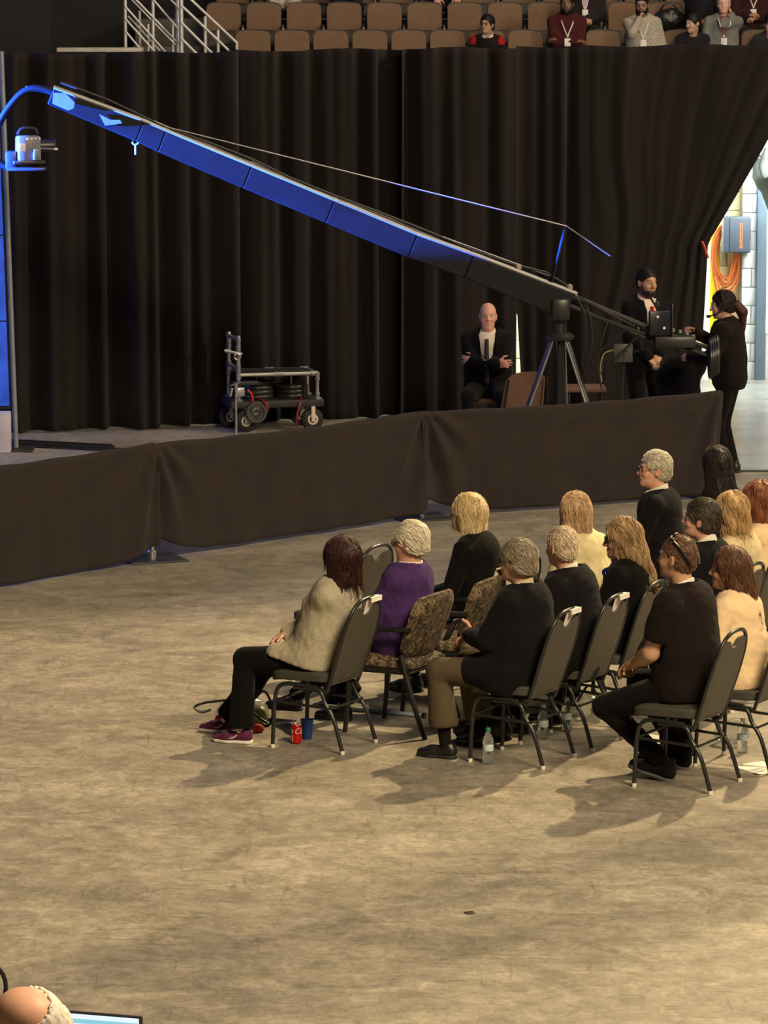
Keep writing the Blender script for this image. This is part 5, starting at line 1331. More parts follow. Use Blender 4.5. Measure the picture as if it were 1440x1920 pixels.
for y in (-WY + .02, WY - .02):
    MB().tube([(-LX, y, zt), (LX, y, zt)], .0185, 12).build('pipe', M_pipe, K); fitting((0.02, y, zt), 'X', 1.2); fitting((LX - .03, y, zt), 'X')
    xx = -LX + .02
    MB().tube([(xx, y, .30), (xx, y, .90)], .0185, 12).build('pipe', M_pipe, K)
    for z_ in (.34, .42, zt, .62, .78, .86): fitting((xx, y, z_))
    MB().lathe([(0, 0), (.05, 0), (.05, .01), (.03, .02), (0, .02)], (xx, y, .305), 14).build('flange', M_fit, K)
    MB().lathe([(.0, .035), (.02, .03), (.028, .0), (.022, -.02), (0, -.02)], (xx, y, .905), 12).build('elbow', M_fit, K)
MB().tube([(-LX + .02, -WY + .02, .90), (-LX + .02, WY - .02, .90)], .0185, 12).build('pipe', M_pipe, K); MB().tube([(LX, -WY + .02, zt), (LX, WY - .02, zt)], .0185, 12).build('pipe', M_pipe, K)
MB().tube([(-LX + .02, -WY + .02, .62), (-LX + .02, WY - .02, .62)], .0185, 12).build('pipe', M_pipe, K)
MB().tube([(-LX - .12, -WY + .0, .80), (-LX - .02, -WY - .01, .775), (-LX + .05, -WY, .76)], .016, 10).build('clamp_arm', M_fit, K)
MB().tube(arc((-LX + .0, -WY - .03, .74), .028, 0, 2 * PI, 14)[:-1], .008, 8, closed=True).build('clamp_ring', M_pipe, K)
MB().box((0, 0, zt + .012), (LX * 2 - .06, WY * 2 - .08, .012), bev=.004).build('shelf', M_deck, K)
MB().box((-LX + .08, -WY - .02, .48), (.26, .06, .045), bev=.015).build('black_bar', M_deck, K)
MB().box((-LX + .02, -WY - .03, .40), (.09, .07, .09), bev=.012).build('clamp_block', M_fit, K)
MB().tube([(-LX - .07, -WY - .03, .36), (-LX - .05, -WY - .03, .44)], .014, 8).build('clamp_lever', M_pipe, K)
MB().tube(smooth_path([(-LX + .10, -WY - .03, .42), (-LX + .14, -WY - .04, .37), (-LX + .15, -WY - .04, .29)], 4), .010, 8).build('red_lever', mat('red_plastic', (.55, .03, .03), .4), K)
for k, px_ in enumerate((-.15, .195)):
    MB().tube([(px_, .02, .30), (px_, .02, .54)], .008, 8).build('weight_spindle', M_pipe, K)
M_redc = mat('red_cable', (.20, .014, .012), .5)
for k in range(2): MB().tube(smooth_path([(.30 + .03 * k, .1, .315), (.24 + .012 * k, -.20, .320), (.20 + .012 * k, -.285, .24), (.175 + .01 * k, -.285, .14), (.19 + .01 * k, -.27, .05)], 5), .0055, 6).build('red_cable', M_redc, K)
for k in range(3): MB().tube(smooth_path([(-.22 + .012 * k, .0, .315), (-.16 + .012 * k, -.24, .315), (-.12 + .012 * k, -.285, .25), (-.14 + .01 * k, -.28, .17)], 5), .0055, 6).build('red_cable', M_redc, K)
tag(K, 'wheeled equipment cart with silver pipe frame and pneumatic tyres', 'cart')
M_iron = mat('cast_iron', (.022, .022, .021), .38, .3, 10)
def plate(c, R, label, rad=.17):
    r = empty('weight_plate', c); 
    MB().lathe([(.022, -.014), (.03, -.02), (.045, -.018), (.05, -.010), (rad - .035, -.010), (rad - .028, -.02), (rad - .006, -.02), (rad, -.012), (rad, .012), (rad - .006, .02), (rad - .028, .02), (rad - .035, .010), (.05, .010), (.045, .018), (.03, .02), (.022, .014)], (0, 0, 0), 28, R).build('disc', M_iron, r)
    for k in range(3):
        a0 = k * 2.094; pts = [(math.cos(a) * q, math.sin(a) * q) for q, rng_ in ((rad * .70, np.linspace(a0, a0 + .9, 6)), (rad * .42, np.linspace(a0 + .9, a0, 6))) for a in rng_]
        Mx = Matrix.Translation((0, 0, 0)) @ R.to_4x4() @ Matrix.Translation((0, 0, -.013))
        MB().prism(pts, .026, Mx).build('grip_recess', MATS['black_rubber'], r)
    return tag(r, label, 'weight plate', 'cast iron weight plates')
Rz_ = Matrix.Rotation(rz, 4, 'Z')
for k, (px_, nm) in enumerate(((-.15, 'left'), (.195, 'right'))):
    for j in range(4 if k == 0 else 3):
        c = ctr + Rz_ @ Vector((px_, .02, .326 + j * .043)); plate(c, Matrix.Identity(3), 'black weight plate, %s from the bottom of the %s stack on the cart' % (ordn[j], nm), .165 - .02 * (j == 3))
c = ctr + Rz_ @ Vector((-.225, -.315, .20)); plate(c, Matrix.Rotation(rz, 3, 'Z') @ Matrix.Rotation(PI / 2 - .12, 3, 'X'), 'cast iron weight plate hanging upright at the cart front beside the red lever', .105)
# hanging grey-green gear bag with cables in the upper right
p = PY(1432, 318, 44.6)
v = Vol((-.3, -.25, -.75), (.35, .25, .4), .016); v.add(cap((.02, 0, .22), (.06, 0, -.05), .13, .17), .05).add(cap((.06, 0, -.05), (.16, 0, -.55), .15, .06), .06).disp(wrinkle(.012, 5, .6))
vv, ff = v.net(); r = empty('hanging_cover', p); new_obj('cloth', net_mesh('cover', [(vv, ff)]), M_tarp, r)
MB().tube(smooth_path([(.0, -.16, .24), (-.06, -.18, .05), (.0, -.18, -.08), (.12, -.19, .02)], 5), .010, 8).build('cable', M_cranet, r); MB().tube(smooth_path([(-.08, -.12, .26), (-.12, -.15, .15), (-.05, -.16, .12)], 5), .008, 8).build('cable', M_cranet, r)
MB().box((-.06, -.15, .20), (.03, .02, .07), bev=.004).build('buckle', mat('white_buckle', (.7, .7, .7), .4), r); MB().lathe([(0, -.03), (.04, -.03), (.04, .03), (0, .03)], (.08, -.18, -.10), 12).build('pulley', M_cranet, r)
MB().tube([(.02, 0, .30), (.02, 0, 1.2)], .010, 8).build('strap', M_cranet, r)
tag(r, 'grey-green cloth-wrapped hoist with cables hanging in the corridor', 'hoist')
# ================================================================== AUDIENCE
M_black = cloth('black', (9, 7, 8), .15)
M_blackw = cloth('black_warm', (20, 15, 15), .15)
M_navy = cloth('navy_suit', (16, 13, 17), .12)
M_navy2 = cloth('dark_suit', (13, 12, 15), .12)
M_shirtw = cloth('white_shirt', (225, 220, 208), .05)
M_shoeb = mat('black_leather', (.012, .011, .011), .38, .15, 30, .1, 60)
M_sockb = cloth('dark_sock', (20, 13, 14), .1)
def tolocal(loc, yaw, p):
    d = Vector(p) - Vector(loc); c, s = math.cos(yaw), math.sin(yaw); return (d.x * c + d.y * s, -d.x * s + d.y * c, d.z)
def sit(label, chair, fwd=-.06, side=0.0, dyaw=0, footLpx=None, footRpx=None, **o):
    loc = on_chair(chair, fwd, side); yaw = CYAW + math.radians(dyaw)
    for k, v in (('footL', footLpx), ('footR', footRpx)):
        if v: p = G(v[0], v[1]); q = tolocal(loc, yaw, p); o[k] = (q[0], q[1], v[2] if len(v) > 2 else .085, v[3] if len(v) > 3 else 0, v[4] if len(v) > 4 else 0)
    return person(label, loc, yaw, group='seated audience', **o)

# ---- front row
c1 = chair_at((642, 1415), 'grey banquet chair under the dark-haired woman in the grey cardigan')
M_card = cloth('oat_cardigan', (172, 164, 144), .22, .6, 200, scale=160)
sit('woman with dark bobbed hair in an oatmeal cardigan and black trousers', c1, .035, -.03, seed=3, sc=.91, leg=1.08, girth=1.14, lean=-14, hunch=-.01, hem_drop=.035, shoe_mark=mat('pale_mark', (.6, .55, .55), .5), head=(-22, 4, 0), head_fwd=.0, shoulder=.17,
    hair='bob', hair_mat=hairm('dark_brown', (52, 27, 22)), hair_th=.030, hair_len=-.125, hair_w=1.04, skin='fair', glasses=True, top_mat=M_card, top_name='cardigan', ease=.018, skirt=.20, wr=.0055, leg_mat=M_black, flare=.036, cuff=.08,
    footLpx=(452, 1394, .085, 12), footRpx=(425, 1374, .085, 8), sock=cloth('white_sock', (215, 200, 175)), shoe_mat=cloth('purple_mesh', (88, 40, 74), .2, .3, 200), sole_mat=mat('white_sole', (.75, .72, .66), .6), handL=(.21, -.16, .69), handR=(.22, .04, .66), poleL=(.3, .75, -.5), poleR=(.3, -.8, -.5), bust=True, shoe_high=False)
# patterned armchairs
def pattern_material():
    m = bpy.data.materials.new('leaf_upholstery'); m.use_nodes = True; nt = m.node_tree; b = nt.nodes['Principled BSDF']; L = nt.links.new
    tc = nt.nodes.new('ShaderNodeTexCoord'); w = nt.nodes.new('ShaderNodeTexNoise'); w.inputs['Scale'].default_value = 15; w.inputs['Detail'].default_value = 2; w.inputs['Distortion'].default_value = 2.4
    L(tc.outputs['Object'], w.inputs['Vector']); v = nt.nodes.new('ShaderNodeTexNoise'); v.inputs['Scale'].default_value = 26; v.inputs['Distortion'].default_value = 3.0; L(tc.outputs['Object'], v.inputs['Vector'])
    ad = nt.nodes.new('ShaderNodeMath'); ad.operation = 'ADD'; L(w.outputs['Fac'], ad.inputs[0]); L(v.outputs['Fac'], ad.inputs[1])
    cr = nt.nodes.new('ShaderNodeValToRGB'); L(ad.outputs[0], cr.inputs[0]); e = cr.color_ramp.elements
    e[0].position = .43; e[0].color = (*srgb(38, 30, 24), 1); e[1].position = .60; e[1].color = (*srgb(124, 106, 76), 1); k = e.new(.50); k.color = (*srgb(74, 60, 44), 1)
    md = nt.nodes.new('ShaderNodeMath'); md.operation = 'MULTIPLY'; md.inputs[1].default_value = .5; L(ad.outputs[0], md.inputs[0]); L(md.outputs[0], cr.inputs[0])
    L(cr.outputs[0], b.inputs['Base Color']); b.inputs['Roughness'].default_value = .85; return m
M_pat = pattern_material()
M_cleg = mat('black_wood', (.012, .011, .011), .4)
def armchair():
    r = empty('patterned_armchair')
    def slab(name, f, nu, nv, th, R, bulge):
        vs = []; fs = []
        for sd in (1, -1):
            for i in range(nv + 1):
                for j in range(nu + 1):
                    u = -1 + 2 * j / nu; v = i / nv; p, n = f(u, v); e = (1 - abs(u) ** 5) * (1 - abs(2 * v - 1) ** 5); vs.append(p + n * sd * (th * (.35 + .65 * e ** .5) + bulge * e * (sd > 0)))
        n1 = nu + 1; N = n1 * (nv + 1)
        for sd in (0, 1):
            for i in range(nv):
                for j in range(nu):
                    q = [sd * N + i * n1 + j, sd * N + i * n1 + j + 1, sd * N + (i + 1) * n1 + j + 1, sd * N + (i + 1) * n1 + j]; fs.append(tuple(q if sd == 0 else q[::-1]))
        rim = [i * n1 for i in range(nv + 1)] + [nv * n1 + j for j in range(1, n1)] + [i * n1 + nu for i in range(nv - 1, -1, -1)] + [j for j in range(nu - 1, 0, -1)]
        for a, b in zip(rim, rim[1:] + rim[:1]): fs.append((a, b, b + N, a + N))
        return MB().add(vs, fs).build(name, M_pat, r)
    def back(u, v):
        w = .225 + .030 * math.sin(v * PI * .75); w *= 1 - .12 * max(0, v - .85) / .15 - .25 * max(0, .15 - v) / .15
        z = .47 + .40 * v - .025 * (abs(u) ** 3) * (v > .5) ; x = -.16 - .13 * v + .05 * abs(u) ** 2.2
        return Vector((x, u * w, z)), Vector((1, 0, .3)).normalized()
    slab('backrest', back, 16, 12, .030, None, .012)
    def seat(u, v):
        return Vector((-.20 + .47 * v, u * (.245 - .03 * (1 - v)), .43 + .01 * v)), Vector((0, 0, 1))
    slab('seat', seat, 14, 12, .038, None, .02)
    for s in (1, -1):
        MB().tube(smooth_path([(.215, s * .245, .40), (.225, s * .25, .2), (.245, s * .255, 0)], 4), [.017] * 4 + [.015] * 5, 10).build('leg', M_cleg, r)
        MB().tube(smooth_path([(-.13, s * .235, .50), (-.17, s * .237, .36), (-.23, s * .24, .18), (-.30, s * .245, 0)], 4), .0165, 10).build('leg', M_cleg, r)
        MB().tube(smooth_path([(.19, s * .25, .42), (.20, s * .275, .56), (.15, s * .285, .645), (.0, s * .28, .66), (-.20, s * .255, .66)], 4), .016, 10, flat=1.4).build('armrest', M_cleg, r)
        MB().tube([(.20, s * .235, .395), (-.17, s * .225, .395)], .016, 8).build('rail', M_cleg, r)
    MB().tube([(.20, .235, .395), (.20, -.235, .395)], .016, 8).tube([(-.17, .225, .395), (-.17, -.225, .395)], .016, 8).build('cross_rail', M_cleg, r)
    return r
AC = armchair()
def armchair_at(foot_px, label, r, dyaw=0):
    y = CYAW + math.radians(dyaw); d = Vector((math.cos(y), math.sin(y), 0)); w = Vector((d.y, -d.x, 0)); loc = G(*foot_px) + w * .245 + d * .30
    r.location = loc; r.rotation_euler = (0, 0, y); tag(r, label, 'chair', 'patterned armchairs'); return Vector(loc)
AC2 = copy_tree(AC)
c2 = armchair_at((797, 1387), 'leaf-patterned armchair under the white-haired man in purple', AC)
c3 = armchair_at((905, 1352), 'empty leaf-patterned armchair with a printed shawl over its corner', AC2, 3)
M_purple = cloth('purple_knit', (66, 42, 92), .18, .4, 200)
sit('white-haired man in a purple crew-neck sweater and spectacles', c2, .02, -.02, seed=5, sc=.93, girth=1.12, lean=-11, hunch=.02, head=(-2, -3, 0), head_fwd=.0, shoulder=.18, hair='short', hair_mat=hairm('white', (226, 216, 196), .15), hair_th=.017,
    brow=(.5, .45, .38), skin='pink', double_chin=True, glasses=mat('brown_frame', (.05, .02, .012), .35), top_mat=M_purple, top_name='sweater', ease=.020, wr=.006, leg_mat=M_black, collar=M_shirtw, shoe_mat=M_shoeb, handL=(.26, .05, .68), handR=(.26, -.08, .68), footLpx=(520, 1345, .085, 6), footRpx=(640, 1350, .085, 0))
c4 = chair_at((950, 1318), 'grey banquet chair under the blonde woman in black', loc=None)
sit('woman with straight blonde hair in a black long-sleeved top', c4, .06, .0, seed=8, sc=.92, lean=-2, girth=1.04, hunch=.05, head=(6, 4, 0), head_fwd=.06, hair='bob', hair_mat=hairm('blonde', (208, 186, 142), .3), hair_th=.022, hair_len=-.19, hair_w=1.08, skin='fair', top_mat=M_black, top_name='blouse', bust=True, ease=.014, wr=.003, leg_mat=M_black, shoe_mat=M_shoeb)
# empty chair farther ahead of the purple sweater
chair_at(None, 'empty grey banquet chair seen between the dark bob and the white-haired man', -6, loc=G(640, 1277))
cw = G(1100, 1296) ; 
c5 = chair_at(None, 'grey banquet chair under the woman in the cream jacket', loc=cw)
M_creamj = cloth('cream_jacket', (204, 190, 146), .10, .3, 120)
sit('woman with strawberry blonde hair in a cream jacket leaning forward', c5, -.02, .02, dyaw=-14, seed=9, sc=.92, lean=6, head=(-42, -2, 0), head_fwd=.04, hair='bob', hair_mat=hairm('strawberry', (188, 156, 122), .35), hair_th=.024, hair_len=-.19, hair_w=1.05, skin='fair', top_mat=M_creamj, top_name='jacket', ease=.02, wr=.005, skirt=.08, leg_mat=M_blackw, shoe_mat=M_shoeb)
c6 = chair_at(None, 'grey banquet chair under the grey-haired man turning to his left', loc=G(1243, 1205))
sit('grey-haired man in a navy suit and spectacles sitting upright beside the barrier', c6, .02, .0, dyaw=0, seed=12, sc=.98, lean=0, head=(36, 2, 0), hair='short', hair_mat=hairm('silver', (196, 188, 172), .2), hair_th=.012, brow=(.3, .26, .2), skin='pink', glasses=M_frame, top_mat=M_navy, top_name='suit_jacket', ease=.018, skirt=.12, collar=M_shirtw, shirt=M_shirtw, vneck=True, leg_mat=M_navy, shoe_mat=M_shoeb, wr=.003, twist=14)
c7 = chair_at(None, 'grey banquet chair under the woman with long black hair', loc=G(1352, 1174))
sit('woman with long black hair at the far end of the front row', c7, .0, .0, seed=13, sc=.90, lean=0, head=(-40, 0, 0), hair='long', hair_mat=hairm('black', (34, 25, 22), .3), hair_th=.02, skin='fair', top_mat=M_blackw, top_name='blouse', leg_mat=M_black, shoe_mat=M_shoeb)

# ---- second row
c8 = chair_at((1018, 1442.5), 'grey banquet chair under the grey-haired man in khaki trousers')
M_khaki = cloth('khaki', (82, 71, 56), .12, .3, 200)
sit('grey-haired man in a dark blazer and khaki trousers with a hand on his knee', c8, .03, .0, seed=15, sc=.95, leg=1.06, girth=1.16, lean=-11, hunch=.06, belly=.02, head=(-4, 2, 0), head_fwd=.05, shoulder=.185, hair='short', hair_mat=hairm('grey', (150, 138, 120), .3), hair_th=.019, hair_wave=.002, brow=(.3, .26, .2), skin='pink', glasses=M_frame,
    top_mat=M_navy, top_name='blazer', ease=.022, skirt=.20, wr=.0045, collar=cloth('check_shirt', (190, 176, 150), .4, scale=90), leg_mat=M_khaki, flare=.045, cuff=.30, wr_leg=.005, sock=M_sockb, shoe_mat=M_shoeb, shoe_high=False, footLpx=(835, 1421, .085, 4), footRpx=(905, 1400, .085, -4), handL=(.30, .035, .72), handR=(.32, -.10, .70), poseL='grip', thumb_up=1, backL=(.2, .9, .35), hand_s=1.05)
c9 = chair_at((1076 + 34, 1409), 'grey banquet chair under the white-haired man in the navy suit')
sit('white-haired man in a navy suit seated next to the man in khaki trousers', c9, .0, .0, seed=16, sc=.96, girth=1.16, lean=-2, hunch=.04, head=(-24, 0, 0), head_fwd=.05, shoulder=.185, hair='crop', hair_mat=hairm('white_thin', (206, 186, 160), .2), hair_th=.009, brow=(.4, .35, .3), skin='pink', top_mat=M_navy, top_name='suit_jacket', ease=.02, skirt=.15, wr=.004, collar=M_shirtw, leg_mat=M_navy2, shoe_mat=M_shoeb)
c10 = chair_at((1188, 1378), 'grey banquet chair under the blonde woman in sunglasses')
sit('woman with wavy blonde hair, dark glasses and a black jacket', c10, -.06, -.06, seed=17, sc=.92, lean=-4, head=(26, -4, 0), head_fwd=.05, hair='long', hair_mat=hairm('dark_blonde', (160, 132, 96), .4), hair_th=.020, hair_wave=.004, skin='fair', glasses=M_frame, lens=mat('dark_lens', (.01, .01, .01), .1), top_mat=M_black, top_name='jacket', skirt=.1, ease=.018, leg_mat=M_black, shoe_mat=M_shoeb, lanyard=cloth('blue_lanyard', (26, 42, 120)))
c11 = chair_at(None, 'grey banquet chair under the man with grey-black hair', loc=G(1332, 1320))
sit('man with swept grey-black hair in a dark suit seated just beyond the shaved-sided man', c11, .0, .02, seed=18, sc=.95, lean=0, head=(14, 6, 0), head_fwd=.05, hair='short', hair_mat=hairm('salt_pepper', (72, 62, 56), .5), hair_th=.020, skin='pink', top_mat=M_navy2, top_name='suit_jacket', ease=.018, skirt=.12, collar=M_shirtw, leg_mat=M_navy2, shoe_mat=M_shoeb)
c12 = chair_at((1425, 1307), 'grey banquet chair with its rounded back at the right edge, behind the wavy blonde woman')
M_linen = cloth('pale_linen', (206, 188, 150), .08, .3, 120)
sit('woman with short wavy golden hair in a beige jacket near the right edge', c12, -.02, .05, seed=19, sc=.91, lean=0, head=(-40, -8, 0), head_fwd=.04, hair='bob', hair_mat=hairm('golden', (180, 146, 102), .4), hair_th=.026, hair_wave=.006, hair_len=-.10, skin='tan', top_mat=M_linen, top_name='jacket', ease=.02, skirt=.1, leg_mat=M_khaki, shoe_mat=M_shoeb)
c13 = chair_at(None, 'grey banquet chair under the auburn-haired woman at the right edge', loc=G(1440, 1262))
sit('woman with auburn wavy hair in a white blouse at the right edge', c13, .0, .05, seed=20, sc=.90, lean=0, head=(-30, 0, 0), head_fwd=.04, hair='bob', hair_mat=hairm('auburn', (132, 82, 54), .4), hair_th=.028, hair_wave=.006, hair_len=-.15, skin='fair', top_mat=cloth('ivory_blouse', (222, 196, 158), .06), top_name='blouse', leg_mat=M_blackw, shoe_mat=M_shoeb)

# ---- third row
c14 = chair_at((1332, 1490), 'grey banquet chair under the man in the black polo shirt')
M_polo = cloth('black_polo', (26, 18, 18), .12, .3, 200)
sit('man with shaved sides in a black polo shirt, elbows resting on his thighs', c14, .05, -.05, seed=23, sc=1.08, hip_z=.56, girth=1.04, lean=-5, hunch=.05, head=(-4, 2, 0), head_fwd=.05, neck=1.12, jaw=1.06, skin='tan', buzz=(.5, (.10, .06, .04)), hair='crop', hair_th=.004, hair_mat=hairm('shaved_brown', (108, 80, 62), .3), stubble=.15,
    top_mat=M_polo, top_name='polo_shirt', sleeve='short', ease=.018, wr=.005, collar=M_shirtw, leg_mat=M_black, shoulder=.19, footLpx=(1245, 1462, .10, 0, -14), footRpx=(1275, 1440, .10, -8, -14), pole_legL=(.9, .15, .55), handL=(.30, .02, .665), handR=(.34, -.08, .66), poleL=(-.4, .75, -.6), shoe_mat=cloth('black_sneaker', (16, 14, 14)), sock=M_sockb, sole_mat=mat('grey_sole', (.10, .10, .10), .6))
c15 = chair_at((1444, 1452), 'grey banquet chair under the brunette woman in the cream shirt')
sit('woman with long chestnut hair in a cream shirt beside the black polo shirt', c15, .03, .02, seed=24, sc=.92, lean=3, head=(16, 0, 0), head_fwd=.04, hair='long', hair_mat=hairm('chestnut', (94, 64, 46), .4), hair_th=.020, skin='fair', top_mat=cloth('cream_shirt', (226, 198, 158), .06, .2), top_name='shirt', ease=.022, wr=.006, leg_mat=M_black, shoe_mat=M_shoeb)
# ================================================================== SMALL THINGS
# ---- soda can with white script running up the side
M_canr = mat('can_red', srgb(206, 30, 28), .3, .05, metal=.3); M_cans = mat('can_silver', (.7, .7, .7), .25, metal=.9); M_prw = mat('print_white', (.85, .83, .8), .5)
g = G(556, 1394); r = empty('soda_can', g, math.radians(-100))
MB().lathe([(.022, 0), (.026, .004), (.033, .012), (.033, .106), (.028, .116)], n=24).build('can_body', M_canr, r)
MB().lathe([(.028, .116), (.0285, .119), (.026, .120), (.025, .117), (0, .117)], n=24).build('can_lid', M_cans, r)
fc = bpy.data.curves.new('script', 'FONT'); fc.body = 'Coca-Cola'; fc.size = .052; fc.shear = .4; fc.align_y = 'CENTER'
fo = bpy.data.objects.new('script', fc); COL.objects.link(fo)
me = bpy.data.meshes.new_from_object(fo.evaluated_get(bpy.context.evaluated_depsgraph_get())); bpy.data.objects.remove(fo)
bm = bmesh.new(); bm.from_mesh(me); bmesh.ops.triangulate(bm, faces=bm.faces[:]); bmesh.ops.subdivide_edges(bm, edges=bm.edges[:], cuts=2)
for v in bm.verts:
    a = v.co.x * .88 / .033 - .25; v.co = (math.cos(a) * .0334, math.sin(a) * .0334, .080 + v.co.y)
bm.to_mesh(me); bm.free(); me.materials.clear(); new_obj('script_lettering', me, M_prw, r)
for k in range(5): a = -.62; MB().box((math.cos(a) * .0332, math.sin(a) * .0332, .018 + k * .008), (.002, .005, .0055), a).build('small_print', M_prw, r)
tag(r, 'red soda can with white script under the cardigan woman\'s chair', 'can')
# ---- blue cup beside it
g = G(569, 1389); r = empty('cup', g + Vector((.02, .06, 0))); M_blue = mat('cup_blue', srgb(28, 62, 124), .4, .1)
MB().lathe([(0, .003), (.028, .0), (.030, .004), (.040, .118), (.042, .120), (.038, .120), (.029, .01), (0, .008)], n=22).build('cup_wall', M_blue, r); tag(r, 'blue paper cup standing behind the red soda can', 'cup')
# ---- water bottles
M_pet = mat('clear_plastic', (.80, .85, .86), .08, 0, trans=.92, spec=.5); M_wat = mat('water', (.9, .95, .95), .03, 0, trans=.98)
M_lab = mat('bottle_label', srgb(180, 196, 200), .4, .3, 60); M_gcap = mat('green_cap', srgb(40, 120, 80), .4); M_wcap = mat('white_cap', (.7, .7, .7), .4)
def bottle(loc, label, capm, h=.215):
    r = empty('water_bottle', loc); k = h / .215
    MB().lathe([(0, .004), (.024, .0), (.031, .006), (.032, .02), (.029, .03), (.032, .04), (.029, .052), (.032, .064), (.032, .080), (.0315, .118), (.032, .140), (.026, .160), (.014, .184), (.0125, .198), (0, .198)], n=20).build('bottle_wall', M_pet, r)
    MB().lathe([(.0324, .080), (.0326, .082), (.0326, .116), (.0322, .118)], n=20).build('label_band', M_lab, r)
    MB().lathe([(0, .194), (.0155, .194), (.0155, .212), (.014, .215), (0, .215)], n=14).build('bottle_cap', capm, r)
    r.scale = (k, k, k); return tag(r, label, 'bottle', 'water bottles on the floor')
bottle(G(915, 1432), 'clear water bottle with a green cap beside the khaki man\'s chair leg', M_gcap)
bottle(G(1018, 1386), 'clear water bottle standing behind the chair of the man in the blazer', M_wcap)
bottle(G(1062, 1372), 'clear water bottle farther back between the second-row chairs', M_wcap)
bottle(G(1392, 1412), 'clear water bottle on the floor by the right edge, beside the clear bag', M_wcap)
# ---- bags
def lump(name, loc, size, m, label, cat, seed, rz=0, strap=None, res=.014, wr=.014):
    v = Vol((-size[0] - .05, -size[1] - .05, -.02), (size[0] + .05, size[1] + .05, size[2] + .06), res)
    v.add(ell((0, 0, size[2] * .42), (size[0], size[1], size[2] * .58)), .02).add(ell((size[0] * .25, 0, size[2] * .5), (size[0] * .6, size[1] * .9, size[2] * .5)), .03).disp(wrinkle(wr, seed, 1.0)).cutplane((0, 0, .004), (0, 0, -1))
    vv, ff = v.net(); r = empty(name, loc, rz); new_obj('bag_body', net_mesh(name, [(vv, ff)]), m, r)
    if strap:
        for s in strap: MB().tube(smooth_path(s, 6), .008, 8).build('strap', MATS['black_leather'], r)
    return tag(r, label, cat)
M_clear = mat('clear_vinyl', (.72, .76, .74), .15, .1, trans=.75, alpha=.55, spec=.6)
lump('clear_bag', G(452, 1372) + Vector((.0, .25, 0)), (.17, .09, .17), M_clear, 'clear plastic tote with black straps at the cardigan woman\'s feet', 'bag', 61, .2,
     [[(-.20, -.02, .10), (-.26, -.03, .09), (-.30, -.02, .12), (-.24, 0, .14), (-.14, .0, .15), (-.03, .0, .16)], [(.06, -.09, .17), (.12, -.10, .22), (.17, -.09, .12), (.16, -.10, .02), (.10, -.10, .0)], [(.02, -.09, .12), (.08, -.10, .06), (.14, -.10, .02)]], wr=.008)
lump('red_pouch', G(418, 1368) + Vector((.0, .1, 0)), (.055, .035, .085), mat('red_pouch', srgb(176, 34, 42), .5, .15), 'red pouch behind the purple sneaker', 'pouch', 62, wr=.006, res=.009)
lump('red_scarf', G(476, 1380) + Vector((.02, .12, 0)), (.035, .03, .045), mat('red_scarf', srgb(186, 44, 52), .8, .15), 'bit of red and pale cloth inside the clear tote by the chair leg', 'cloth', 63, wr=.009, res=.009)
lump('snack_bag', G(470, 1368) + Vector((.03, .16, 0)), (.07, .05, .12), mat('snack_foil', srgb(150, 160, 110), .35, .4, 18), 'pale green packet standing in the clear tote', 'packet', 64, wr=.006, res=.01)
lump('black_handbag', G(893, 1402) + Vector((.05, .28, 0)), (.20, .11, .17), mat('black_bag', (.011, .010, .010), .5, .2), 'black shoulder bag on the floor under the blazer man\'s chair', 'bag', 65, .4, [[(-.14, -.06, .14), (-.05, -.10, .22), (.10, -.08, .20), (.18, -.04, .10)]])
lump('clear_backpack', G(1100, 1352), (.11, .09, .16), M_clear, 'clear plastic bag under the second-row chairs behind the polo man\'s knee', 'bag', 66, .3, [[(-.08, -.06, .14), (-.02, -.09, .24), (.06, -.07, .15)]], wr=.008)
lump('plastic_bag', G(1378, 1406) + Vector((0, .2, 0)), (.11, .08, .15), M_clear, 'crumpled clear bag on the floor at the right edge', 'bag', 67, .1, None, wr=.012)
lump('dark_backpack', G(640, 1316), (.12, .09, .19), mat('black_bag', (.011, .010, .010), .5, .2), 'black bag on the floor beneath the purple sweater man\'s armchair', 'bag', 68, .2)
# white sheets of paper
M_paper = mat('paper', (.80, .77, .68), .7, .05)
def sheet(loc, rz, label, w=.216, h=.279):
    vs = []; fs = []; n = 8
    for i in range(n + 1):
        for j in range(n + 1):
            u, v = i / n - .5, j / n - .5; vs.append((u * w, v * h, .003 + .006 * max(0, math.sin(u * 5 + v * 3)) + (.012 * (u + v) ** 2 if u + v > .4 else 0)))
    for i in range(n):
        for j in range(n): a = i * (n + 1) + j; fs.append((a, a + 1, a + n + 2, a + n + 1))
    o = MB().add(vs, fs).build('paper_sheet', M_paper, loc=loc, rot=(0, 0, rz)); md = o.modifiers.new('t', 'SOLIDIFY'); md.thickness = .001; md.offset = 1
    return tag(o, label, 'paper')
sheet(G(1425, 1442), .5, 'white sheet of paper on the floor at the right edge by a chair foot')
sheet(G(1243, 1396) + Vector((0, .1, 0)), 1.1, 'white sheet of paper on the floor between the polo man\'s shoes')
# cards slipped over chair backs
def card(chair, label, side=0.0, w=.13):
    d = Dd; w_ = Wd; yaw = CYAW; loc = Vector(chair) + Dd * -.302 + Vector((0, 0, .905)) - Wd * side
    o = empty('seat_card', loc, yaw)
    a = MB().box((.020, 0, -.045), (.003, w, .115), Matrix.Rotation(-.30, 3, 'Y')).build('front_flap', M_paper, o); MB().box((-.004, 0, .012), (.042, w, .003)).build('fold', M_paper, o)
    MB().box((-.022, 0, -.002), (.003, w, .026)).build('back_flap', M_paper, o)
    return tag(o, label, 'card', 'white cards over chair backs')
card(c1, 'white card on the chair back behind the oatmeal cardigan', -.06); card(c8, 'white card on the chair back behind the dark blazer', -.05); card(c9, 'white card on the chair back behind the white-haired man in navy', -.05)
